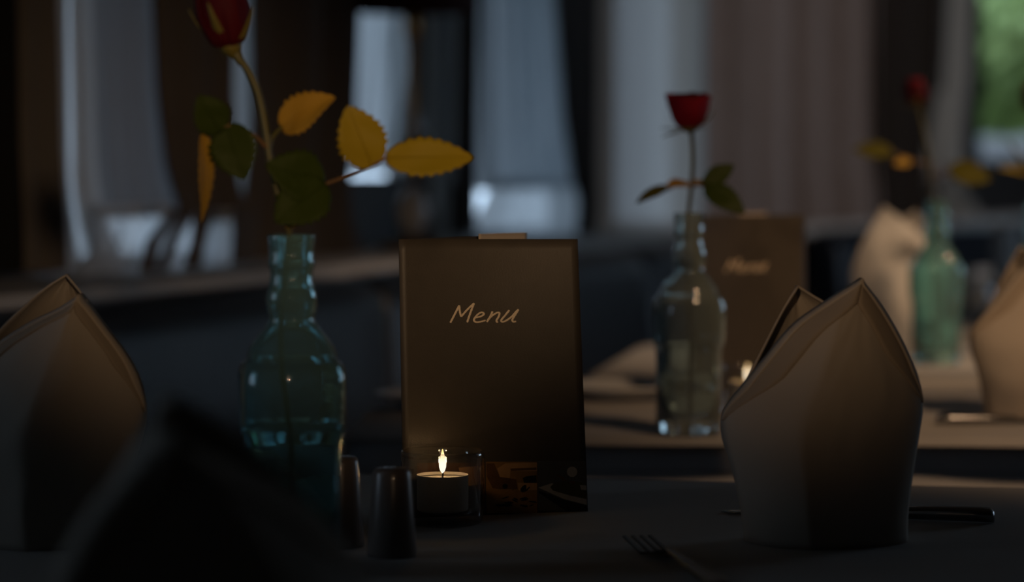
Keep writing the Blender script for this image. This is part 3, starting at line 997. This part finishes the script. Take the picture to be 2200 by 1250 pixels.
# --- rose 3 in the green bottle
D3 = 3.49
q = lambda x, y, dd=0.0: P(x, y, D3 + dd)
r3 = thing('rose', B3 + Vector((0, 0, 0.008)), 'dim dark red rose above the green bottle', 'rose')
stem_part(r3, [P(2010, 770, D3), q(2006, 600), q(2004, 430), q(1998, 350), q(1986, 280), q(1974, 228)], 0.002, 0.0022)
rose_head(r3, q(1971, 226), Vector((-0.12, -0.1, 1)), 0.0165, 0.036, 0.3, 'petal_dark', 'petal', 1.1, 0.02, [0.9, 0.3, 0.3, 0.8, 0.3])
stem_part(r3, [q(1998, 352), q(1950, 342, -.01), q(1914, 326, -.014)], 0.0013, 0.001, 'stem_red', 'leaf_stalk', 10)
stem_part(r3, [q(2000, 380), q(2025, 372, -.006), q(2046, 366, -.01)], 0.0013, 0.001, 'stem_red', 'leaf_stalk', 10)
leaf(r3, q(1916, 326, -.014), q(1834, 320, -.02), 0.026, 'leaf_olive', Vector((0, -1, 0.5)), 0.15, 0.05, seed=21)
leaf(r3, q(1956, 345, -.008), q(1922, 352, -.03), 0.014, 'leaf_lit_gold', Vector((0, -1, 0.4)), 0.15, 0.05, seed=22)
leaf(r3, q(2040, 362, -.01), q(2130, 384, -.02), 0.034, 'leaf_olive', Vector((0, -1, 0.3)), 0.15, 0.05, seed=23)
# --- rose 4 at the right edge
D4 = 3.62
q = lambda x, y, dd=0.0: P(x, y, D4 + dd)
r4 = thing('rose', B4 + Vector((0, 0, 0.008)), 'red rose at the right picture edge in front of the green window', 'rose')
stem_part(r4, [P(2224, 750, D4), q(2224, 560), q(2222, 430), q(2222, 330), q(2218, 250)], 0.002, 0.0022)
rose_head(r4, q(2217, 238), Vector((0, -0.1, 1)), 0.0165, 0.036, 0.4, 'petal_dark', 'petal', 0.3, 0.02, [0.9, 0.3, 0.3, 0.8, 0.3])
leaf(r4, q(2220, 372, 0), q(2146, 358, -.01), 0.012, 'leaf_lit_yellow', Vector((0, -0.7, 0.7)), 0.15, 0.05, seed=24)
leaf(r4, q(2220, 384, 0), q(2168, 300, -.01), 0.010, 'leaf_olive', Vector((0.8, -0.7, 0.1)), 0.15, 0.05, seed=25)


# ================================================================== MENUS
def menu(label, BL, BR, TL, TR, back_end, group=None, detail=True, title=True):
    """standing folded card: front cover (BL,BR,TR,TL), back cover from the spine to back_end"""
    cen = (BL + BR) / 2; cen.z = TABLE_Z
    t = thing('menu_card', cen, label, 'menu', None)
    nrm = (BR - BL).cross(TL - BL).normalized()
    if nrm.y > 0: nrm = -nrm

    def surf(a, b, off=0.0):
        p = (BL.lerp(BR, a)).lerp(TL.lerp(TR, a), b)
        bow = 0.0075 * math.sin(math.pi * a) * (0.35 + 0.65 * b)
        return p - nrm * bow + nrm * off

    rows = [[surf(i / 24, j / 24) for i in range(25)] for j in range(25)]
    vf = grid_vf(rows); solidify(mk('front_cover', vf[0], vf[1], 'menu_card', t), 0.0007, 0)
    # back cover
    be = Vector(back_end)
    H = (TL - BL).length

    def back(a, b, sh=0.0, up=0.0):
        p = BL.lerp(be, a)
        d = (TL - BL) * 1.0
        d = d.lerp(Vector((0, 0.012, H)), a)
        w = Vector((0, 0, 1)).cross(be - BL).normalized()
        return p + d * b + w * (0.006 * math.sin(math.pi * a) + sh * min(1, 2 * a)) + Vector((0, 0, up))

    rows = [[back(i / 16, j / 16) for i in range(17)] for j in range(17)]
    vf = grid_vf(rows); solidify(mk('back_cover', vf[0], vf[1], 'menu_card', t), 0.0007, 0)
    for k, (sh, s0) in enumerate(((0.0035, 0.62), (0.006, 0.70))):
        rows = [[back(s0 + i / 16 * (0.99 - s0), 0.01 + 0.995 * j / 16, sh - 0.012, 0.001) for i in range(17)] for j in range(17)]
        vf = grid_vf(rows); solidify(mk('inner_page', vf[0], vf[1], 'menu_inside', t), 0.0003, 0)

    # pixel on the centre menu -> (a,b) on the cover
    def ab(x, y):
        b = 0.5
        for _ in range(6):
            xl, xr = lerp(867, 857, b), lerp(1263, 1241, b)
            a = (x - xl) / (xr - xl)
            yb, yt = lerp(1114, 1098, a), 513
            b = (yb - y) / (yb - yt)
        return a, b

    if not title:
        return t
    # handwritten lettering
    zx = lambda p: (830 + p[0] / 4.464, 480 + p[1] / 4.464)
    strokes = [
        [(620, 950), (664, 868), (708, 783)], [(708, 783), (714, 845), (726, 892)], [(726, 892), (785, 825), (852, 763)], [(852, 763), (818, 850), (784, 947)],
        [(866, 902), (915, 890), (946, 868), (928, 851), (893, 866), (860, 902), (850, 928), (872, 944), (915, 940), (962, 928)],
        [(1030, 842), (1006, 893), (974, 944)], [(980, 925), (1030, 880), (1074, 854), (1096, 858), (1088, 892), (1068, 925), (1070, 942), (1082, 944)],
        [(1190, 830), (1152, 878), (1114, 924), (1122, 942), (1160, 930), (1212, 893), (1252, 848), (1278, 823)], [(1278, 823), (1238, 888), (1218, 924), (1228, 941), (1254, 938)],
    ]
    V, F = [], []
    for st in strokes:
        pts = smooth_path([Vector((*zx(p), 0)) for p in st], 8 * (len(st) - 1) + 1)
        k = len(pts)
        b0 = len(V)
        for i, p in enumerate(pts):
            d = (pts[min(i + 1, k - 1)] - pts[max(i - 1, 0)]).normalized()
            nn = Vector((-d.y, d.x, 0))
            w = 1.6 + 0.6 * abs(d.y) + 0.25 * math.sin(i * 2.3)
            if i in (0, k - 1): w *= 0.6
            for sgn, off in ((-1, 0.00045), (0, 0.0007), (1, 0.00045)):
                V.append(surf(*ab(p.x + nn.x * w * sgn, p.y + nn.y * w * sgn), off))
        for i in range(k - 1):
            for j in range(2):
                F.append((b0 + i * 3 + j, b0 + i * 3 + j + 1, b0 + (i + 1) * 3 + j + 1, b0 + (i + 1) * 3 + j))
    o = mk('title_lettering', V, F, 'menu_gold', t); o['label'] = 'handwritten gold word Menu'
    if not detail:
        return t

    # printed photographs along the foot of the cover
    def photo(x0, y0, x1, y1, bgm, shapes, lab):
        V, F, FM, ms = [], [], [], [bgm]

        def patch(poly, mname, off):
            if mname not in ms: ms.append(mname)
            n0 = len(V)
            for (x, y) in poly: V.append(surf(*ab(x, y), off))
            F.append(tuple(range(n0, len(V)))); FM.append(ms.index(mname))

        nx = 6
        for i in range(nx):
            xa, xb = lerp(x0, x1, i / nx), lerp(x0, x1, (i + 1) / nx)
            patch([(xa, y0), (xb, y0), (xb, y1), (xa, y1)], bgm, 0.0005)
        off = 0.00055
        for mname, poly in shapes:
            patch(poly, mname, off); off += 0.00003
        o = mk('printed_photo', V, F, None, t, smooth=False, mats=ms, fmat=FM)
        o['label'] = lab

    z6 = lambda pts: [(1020 + x / 7.857, 970 + y / 7.857) for x, y in pts]

    def bean(cx, cy, rx, ry, rot):
        return z6([(cx + rx * math.cos(a) * math.cos(rot) - ry * math.sin(a) * math.sin(rot),
                    cy + rx * math.cos(a) * math.sin(rot) + ry * math.sin(a) * math.cos(rot)) for a in [k * math.pi / 5 for k in range(10)]])

    rnd = random.Random(3)
    sh = [('print_tan', z6([(380, 290), (520, 200), (1050, 190), (1050, 330), (600, 330), (590, 450), (430, 440)])),
          ('print_brown', z6([(600, 290), (1040, 270), (1040, 310), (610, 330)])),
          ('print_brown', z6([(200, 200), (330, 200), (420, 430), (700, 470), (720, 640), (420, 640), (300, 620), (200, 420)])),
          ('print_black', z6([(810, 450), (870, 420), (1040, 400), (1045, 530), (830, 530)])),
          ('print_tan', z6([(720, 530), (1050, 530), (1050, 650), (740, 660)])),
          ('print_black', bean(850, 620, 95, 55, -0.6)), ('print_black', bean(510, 590, 45, 45, 0)),
          ('print_brown', bean(640, 610, 22, 50, 0))]
    for k in range(15):
        sh.append(('print_black', bean(rnd.uniform(480, 980), rnd.uniform(780, 930), rnd.uniform(35, 75), rnd.uniform(9, 16), rnd.uniform(-0.6, 0.6))))
    sh.append(('print_black', bean(410, 912, 70, 18, 0.1)))
    photo(1044, 992, 1154, 1103, 'print_gold', sh, 'golden-brown printed photo with dark beans')
    sh = [('print_white', z6([(1070, 610), (1300, 535), (1880, 700), (1890, 900), (1500, 800)])),
          ('print_olive', z6([(1270, 600), (1330, 540), (1560, 480), (1800, 520), (1880, 640), (1880, 800), (1600, 740), (1320, 660)])),
          ('print_brown', z6([(1370, 385), (1480, 420), (1560, 500), (1480, 490)])),
          ('print_white', bean(1640, 340, 90, 90, 0)), ('print_brown', bean(1640, 520, 50, 30, 0)),
          ('print_white', z6([(1770, 560), (1880, 570), (1880, 650), (1790, 640)])),
          ('print_black', z6([(1070, 655), (1490, 810), (1890, 905), (1905, 1010), (1560, 1020), (1080, 700)]))]
    photo(1155, 990, 1258, 1097, 'print_grey', sh, 'dark printed photo of a plated dish')
    sh = [('print_brown', [(905, 1000), (960, 1000), (980, 1060), (900, 1060)]), ('print_tan', [(985, 1005), (1040, 1000), (1040, 1040), (995, 1045)])]
    photo(896, 994, 1042, 1108, 'print_brown', sh, 'warm brown printed photo behind the candle glass')
    return t


bl, br = T(867, 1114), T(1263, 1098)
tl, tr = P(857, 514, bl.y + 0.004), P(1241, 513, br.y + 0.006)
menu('standing dark brown menu card in focus at the centre, behind the lit candle', bl, br, tl, tr, Vector((0.006, 2.055, TABLE_Z)))
m2l = T(1496, YT(2.87)); m2r = T(1734, YT(2.965))
menu('blurred brown menu card standing behind the clear bottle', m2l, m2r, m2l + Vector((0.0, 0.004, 0.212)), m2r + Vector((-0.002, 0.006, 0.212)),
     m2l + Vector((0.085, 0.121, 0)), detail=False)


m3l = T(2150, YT(4.62)); m3r = T(2196, YT(4.74))
menu('small red-brown card standing behind the tan right-edge napkin', m3l, m3r, m3l + Vector((0.0, 0.004, 0.165)), m3r + Vector((0, 0.006, 0.165)),
     m3l + Vector((0.01, 0.13, 0)), detail=False, title=False)


# ================================================================== CANDLES
def candle(label, px, D, ):
    c = P(px, YT(D), D); c.z = TABLE_Z
    t = thing('tealight_holder', c, label, 'candle holder')
    R, H = 0.0312, 0.0545
    prof = [(R * 0.86, 0), (R * 0.93, 0.001), (R * 0.965, 0.004), (R * 0.985, 0.012), (R * 0.99, H - 0.012), (R * 0.985, H - 0.0085), (R * 1.0, H - 0.006), (R * 1.005, H - 0.003),
            (R * 0.99, H - 0.0006), (R * 0.965, H), (R * 0.93, H - 0.0012), (R * 0.905, H - 0.006), (R * 0.895, 0.014), (R * 0.85, 0.0095), (R * 0.5, 0.0085)]
    vf = lathe(c, prof, 48); mk('glass_cup', vf[0], vf[1], 'glass_clear', t)
    tz = 0.0098
    tl_ = thing('tealight', c + Z * tz, label.replace('glass candle holder', 'white tealight candle inside the glass'), 'candle')
    r = 0.0192; hh = 0.026
    cc = c + Z * tz
    vf = lathe(cc, [(r * 0.96, 0), (r, 0.001), (r, hh), (r * 1.01, hh + 0.0005), (r * 0.985, hh + 0.0005), (r * 0.98, hh - 0.002), (r * 0.9, hh - 0.003)], 36, cap1=False)
    mk('cup', vf[0], vf[1], 'wax', tl_)
    vf = lathe(cc, [(r * 0.975, hh - 0.004), (r * 0.975, hh - 0.0016), (r * 0.6, hh - 0.0020), (0.002, hh - 0.0022)], 36); mk('wax', vf[0], vf[1], 'wax', tl_)
    vf = tube_vf([cc + Z * (hh - 0.003), cc + Vector((0.0002, 0, hh + 0.001)), cc + Vector((0.0008, 0, hh + 0.004))], 0.0007, 6); mk('wick', vf[0], vf[1], 'wick', tl_)
    fz = hh + 0.0015
    fl = [(0.0006, 0), (0.0018, 0.002), (0.0026, 0.0045), (0.0027, 0.007), (0.0022, 0.010), (0.0014, 0.0135), (0.0006, 0.0165), (0.0002, 0.018)]
    vf = lathe(cc + Z * fz, fl, 12); f = mk('flame', vf[0], vf[1], 'flame', tl_)
    ld = bpy.data.lights.new('candle_light', 'POINT'); ld.energy = 0.11; ld.color = (1.0, 0.6, 0.25); ld.shadow_soft_size = 0.003
    lo = bpy.data.objects.new('candle_light', ld); lo.location = cc + Z * (fz + 0.008) - tl_.location; lo.parent = tl_; COL.objects.link(lo)
    return t


candle('clear round glass candle holder in front of the centre menu', 951, 1.898)
candle('blurred glass candle holder in front of the second menu', 1606, 2.75)


# ================================================================== SHAKERS
def shaker(label, px, D, h):
    c = P(px, YT(D), D); c.z = TABLE_Z
    t = thing('shaker', c, label, 'shaker', None)
    R = 0.0172; r = 0.0128
    prof = [(R * 0.95, 0), (R, 0.002), (lerp(R, r, 0.5), h * 0.5), (r * 1.02, h - 0.004), (r * 0.97, h - 0.0015), (r * 0.86, h), (r * 0.4, h + 0.0006)]
    vf = lathe(c, prof, 36); mk('shaker_body', vf[0], vf[1], 'porcelain', t)
    for k in range(3):
        a = k * 2.094
        vf = lathe(c + Vector((0.004 * math.cos(a), 0.004 * math.sin(a), h + 0.0002)), [(0.0008, 0), (0.0008, 0.0006)], 8)
        mk('hole', vf[0], vf[1], 'wick', t)
    vf = lathe(c, [(R * 0.7, -0.0), (R * 0.7, 0.0022)], 24)
    return t


shaker('tapered pale shaker in front of the candle glass', 842, 1.735, 0.0600)
shaker('tapered pale shaker half hidden behind the blue bottle', 731, 1.78, 0.0625)

# ================================================================== NAPKINS
NAP_FR = [(1950, 1165), (1950, 1110), (1960, 1020), (1974, 930), (1980, 865), (1966, 800), (1932, 725), (1888, 652), (1845, 597)]
NAP_FL = [(1600, 1165), (1590, 1090), (1572, 1010), (1551, 945), (1547, 900), (1562, 865), (1600, 818), (1640, 768), (1700, 697), (1765, 650), (1845, 597)]
NAP_BR = [(1950, 1165), (1950, 1110), (1960, 1020), (1974, 930), (1980, 865), (1960, 805), (1900, 730), (1830, 675), (1765, 647), (1712, 615)]
NAP_BL = [(1600, 1165), (1590, 1090), (1572, 1010), (1551, 945), (1547, 900), (1562, 865), (1598, 822), (1640, 742), (1680, 665), (1712, 615)]
NAP1_FR = [(255, 1167), (262, 1100), (288, 1000), (316, 900), (310, 830), (282, 768), (234, 702), (183, 630)]
NAP1_FL = [(-70, 1167), (-80, 1060), (-108, 940), (-110, 890), (-75, 815), (-10, 745), (70, 692), (130, 663), (183, 630)]
NAP1_BR = [(255, 1167), (262, 1100), (288, 1000), (316, 900), (306, 832), (262, 760), (198, 655), (147, 590)]
NAP1_BL = [(-70, 1167), (-80, 1060), (-108, 940), (-110, 890), (-85, 820), (-5, 718), (50, 663), (100, 620), (147, 590)]


def napkin(label, D, cx, outl, src_base, src_c, src_scale, ridge=-0.28, m='napkin_cloth', hm='napkin_hem', mirror=False, dep=0.05, hem=True, rot=0.0, group=None, hem_w=0.0195, k_h=1.0):
    """outl: four outlines in picture pixels at scale src_scale (m per pixel)"""
    c = P(cx, YT(D), D); c.z = TABLE_Z
    t = thing('folded_napkin', c, label, 'napkin', None)
    sg = -1 if mirror else 1
    NR, NC = 34, 36

    def conv(pts):
        return arc_path([Vector(((x - src_c) * src_scale * sg, 0, (src_base - y) * src_scale * k_h)) for x, y in pts], NR + 1)

    R_ = Matrix.Rotation(rot, 3, 'Z')

    def sheet(Lp, Rp, front):
        sgn = -1 if front else 1
        if mirror: Lp, Rp = Rp, Lp

        def at(i, s, off=0.0):
            a, b = Lp[i], Rp[i]
            p = a.lerp(b, s * 0.5 + 0.5)
            tt = i / NR
            rd = ridge * sg if front else -0.1
            if s < rd: g = (s + 1) / (rd + 1)
            else: g = (1 - s) / (1 - rd)
            g = g ** 0.62 * 0.55 + math.sqrt(max(0, 1 - s * s)) * 0.45
            zz = p.z
            d = dep * (0.95 + 0.15 * math.sin(math.pi * min(zz / 0.12, 1))) * (1 - max(0, (zz - 0.075) / 0.125) ** 1.4 * 0.86)
            d = max(d, 0.003)
            wr = 0.0012 * noise.noise(Vector((s * 2.5 + cx, zz * 22, D * 3))) + 0.0008 * noise.noise(Vector((s * 7, zz * 50, cx)))
            y = sgn * (d * g + off) + wr
            return c + R_ @ Vector((p.x, y, max(zz, 0.0005)))

        rows = [[at(i, j / NC * 2 - 1) for j in range(NC + 1)] for i in range(NR + 1)]
        vf = grid_vf(rows)
        o = mk('front_fold' if front else 'back_fold', vf[0], vf[1], m, t)
        solidify(o, 0.0013, 0)
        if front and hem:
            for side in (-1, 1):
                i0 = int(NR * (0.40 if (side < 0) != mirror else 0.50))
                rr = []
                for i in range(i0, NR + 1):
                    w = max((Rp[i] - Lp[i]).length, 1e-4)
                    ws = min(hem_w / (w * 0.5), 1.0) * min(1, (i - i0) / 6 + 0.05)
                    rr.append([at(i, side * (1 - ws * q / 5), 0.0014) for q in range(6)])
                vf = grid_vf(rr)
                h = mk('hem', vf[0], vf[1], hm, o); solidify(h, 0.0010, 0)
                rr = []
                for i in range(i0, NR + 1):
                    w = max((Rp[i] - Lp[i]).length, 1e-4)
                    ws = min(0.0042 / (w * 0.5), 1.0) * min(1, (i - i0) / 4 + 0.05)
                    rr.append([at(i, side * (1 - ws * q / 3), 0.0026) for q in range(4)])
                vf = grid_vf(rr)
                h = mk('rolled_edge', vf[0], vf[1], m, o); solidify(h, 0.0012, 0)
        return o

    fr, fl, brr, bll = [conv(p) for p in outl]
    sheet(bll, brr, False)
    sheet(fl, fr, True)
    return t


RN = (NAP_FR, NAP_FL, NAP_BR, NAP_BL)
LN = (NAP1_FR, NAP1_FL, NAP1_BR, NAP1_BL)
napkin('tall folded cream napkin right of the centre menu, nearest on the right', 1.805, 1765, RN, 1165, 1765, 1.805 / FPX)
napkin('folded cream napkin cut by the left picture edge', 1.80, 100, LN, 1167, 100, 1.80 / FPX, ridge=-0.08, hem_w=0.012)
napkin('dark out-of-focus napkin closest to the camera, lower left', 1.06, 462, LN, 1167, 100, 0.327e-3, mirror=True, k_h=0.89, rot=0.5)
napkin('tan folded napkin at the right edge behind the knife', 2.72, 2226, RN, 1165, 1765, 0.33e-3, ridge=0.1)
napkin('white folded napkin behind the green bottle', 3.72, 1938, RN, 1165, 1765, 0.345e-3, m='napkin_white', hm='napkin_white', mirror=True, k_h=1.08)


# ================================================================== CUTLERY, PLATES
def knife(label, A, B, cat='knife'):
    """A blade tip, B handle end on the cloth"""
    ax = (B - A); L = ax.length; ax.normalize(); sd = ax.cross(Z).normalized()
    t = thing('table_knife', (A + B) / 2, label, cat)
    hl = 0.42

    def sec(f, w, h):
        c = A + ax * (L * f)
        return [c + sd * (w * math.cos(a)) + Z * (h * (1 + math.sin(a)) + 0.0004) for a in [2 * math.pi * k / 12 for k in range(12)]]

    rings = [sec(0, 0.0012, 0.0004), sec(0.03, 0.006, 0.0007), sec(0.12, 0.0098, 0.0009), sec(0.35, 0.0095, 0.0011), sec(0.52, 0.0072, 0.0016), sec(0.57, 0.0045, 0.0024)]
    vf = ring_vf(rings); mk('blade', vf[0], vf[1], 'steel', t)
    rings = [sec(0.57, 0.0045, 0.0024), sec(0.60, 0.0062, 0.0042), sec(0.75, 0.0072, 0.0053), sec(0.92, 0.0082, 0.0058), sec(0.985, 0.0080, 0.0056), sec(1.0, 0.0060, 0.0042)]
    vf = ring_vf(rings); mk('handle', vf[0], vf[1], 'steel', t)
    return t


def fork(label, A, B):
    """A tine end, B handle end"""
    ax = (B - A); L = ax.length; ax.normalize(); sd = ax.cross(Z).normalized()
    t = thing('table_fork', (A + B) / 2, label, 'fork')

    def bar(f0, f1, o0, o1, w0, w1, z0, z1, h):
        a, b = A + ax * (L * f0) + sd * o0, A + ax * (L * f1) + sd * o1
        V = [a - sd * w0 + Z * z0, a + sd * w0 + Z * z0, b + sd * w1 + Z * z1, b - sd * w1 + Z * z1]
        return V + [v + Z * h for v in V], [(3, 2, 1, 0), (4, 5, 6, 7), (0, 1, 5, 4), (1, 2, 6, 5), (2, 3, 7, 6), (3, 0, 4, 7)]

    for k in range(4):
        o = (k - 1.5) * 0.0062
        vf = bar(0, 0.26, o, o, 0.0010, 0.0015, 0.006, 0.001, 0.0014); mk('tine', vf[0], vf[1], 'steel_dark', t, smooth=False)
    vf = join(bar(0.25, 0.36, 0, 0, 0.0115, 0.0070, 0.001, 0.004, 0.0016), bar(0.36, 0.42, 0, 0, 0.0070, 0.0030, 0.004, 0.007, 0.002))
    mk('fork_head', vf[0], vf[1], 'steel_dark', t, smooth=False)
    vf = join(bar(0.42, 0.72, 0, 0, 0.0030, 0.0042, 0.007, 0.003, 0.0024), bar(0.72, 1.0, 0, 0, 0.0042, 0.0085, 0.003, 0.0004, 0.0028))
    bevel(mk('handle', vf[0], vf[1], 'steel_dark', t, smooth=False), 0.0008)
    return t


def on_cloth(px, py):
    p = T(px, py); p.z = TABLE_Z + 0.0002
    return p


knife('steel knife lying behind the right napkin, handle end showing', on_cloth(1550, 1101), on_cloth(2136, 1124))
fork('dark fork on the near cloth between the centre menu and right napkin', on_cloth(1368, 1172), on_cloth(1545, 1262))
knife('dark knife lying at the foot of the left napkin', on_cloth(62, 1158), on_cloth(-300, 1146))
knife('blurred knife lying in front of the tan right-edge napkin', on_cloth(2420, 908), on_cloth(2014, 912))


def plate(label, px, D, R, name='side_plate'):
    c = P(px, YT(D), D); c.z = TABLE_Z + 0.0003
    prof = [(R * 0.55, 0), (R * 0.6, 0.002), (R * 0.95, 0.014), (R, 0.0165), (R * 0.985, 0.018), (R * 0.93, 0.016), (R * 0.62, 0.006), (R * 0.3, 0.005)]
    vf = lathe(c, prof, 48)
    o = mk(name, vf[0], vf[1], 'plate_white', origin=c)
    tag(o, label, 'plate')
    return o


plate('white side plate half hidden behind the left of the centre menu', 950, 2.83, 0.075)
plate('white side plate between the centre menu and the clear bottle', 1330, 2.95, 0.075)

# small tumbler on the fourth table
c = P(2090, YT(4.5), 4.5); c.z = TABLE_Z
vf = lathe(c, [(0.026, 0), (0.029, 0.002), (0.034, 0.03), (0.036, 0.075), (0.0345, 0.0755), (0.0325, 0.03), (0.027, 0.008), (0.012, 0.007)], 32)
tag(mk('tumbler', vf[0], vf[1], 'glass_clear', origin=c), 'small drinking glass on the table behind the green bottle', 'glass')


# ================================================================== GARDEN OUTSIDE
def shrub(label, c, rx, rz, m, n, seed, leaf_r=0.10):
    rnd = random.Random(seed)
    t = thing('shrub', Vector((c.x, c.y, -0.6)), label, 'shrub', None)
    V, F = [], []
    for i in range(n):
        d = Vector((rnd.gauss(0, 1), rnd.gauss(0, 1), rnd.gauss(0, 1))).normalized() * rnd.uniform(0.55, 1.0)
        p = c + Vector((d.x * rx, d.y * rx, d.z * rz))
        nn = (d + Vector((rnd.gauss(0, .4), rnd.gauss(0, .4), rnd.gauss(0, .4) + 0.5))).normalized()
        a = nn.orthogonal().normalized(); b = nn.cross(a)
        s = leaf_r * rnd.uniform(0.6, 1.2)
        k = len(V)
        V += [p - a * s, p - b * s * 0.5 + nn * s * 0.1, p + a * s, p + b * s * 0.5 + nn * s * 0.1]
        F.append((k, k + 1, k + 2, k + 3))
    o = mk('foliage', V, F, m, t, smooth=False); o['kind'] = 'stuff'
    vf = tube_vf([Vector((c.x, c.y, -0.6)), Vector((c.x + 0.05, c.y, c.z * 0.5)), Vector((c.x, c.y, c.z + rz * 0.3))], [0.07, 0.05, 0.02], 8)
    mk('trunk', vf[0], vf[1], 'bark', t)


gp = lambda px, py, D: P(px, py, D)
shrub('light green shrub outside the right window, upper part of the view', gp(2190, 90, 14.5), 0.7, 0.42, 'bush_light', 1500, 1)
shrub('dark green shrub outside the right window, middle of the view', gp(2140, 215, 16.5), 1.1, 0.75, 'bush_dark', 2200, 2)
shrub('light green shrub outside the right window, low in the view', gp(2170, 235, 14.6), 0.36, 0.24, 'bush_light', 900, 3)
shrub('deep green hedge shrub filling the garden behind the others', gp(2230, 60, 19.0), 2.3, 1.9, 'bush_dark', 3200, 4, 0.16)
shrub('white-blossomed low shrub at the bottom of the garden window', gp(2132, 326, 13.6), 0.14, 0.07, 'blossom', 500, 5, 0.05)
shrub('white-blossomed low shrub at the right picture edge outside', gp(2215, 326, 13.6), 0.12, 0.07, 'blossom', 500, 6, 0.05)
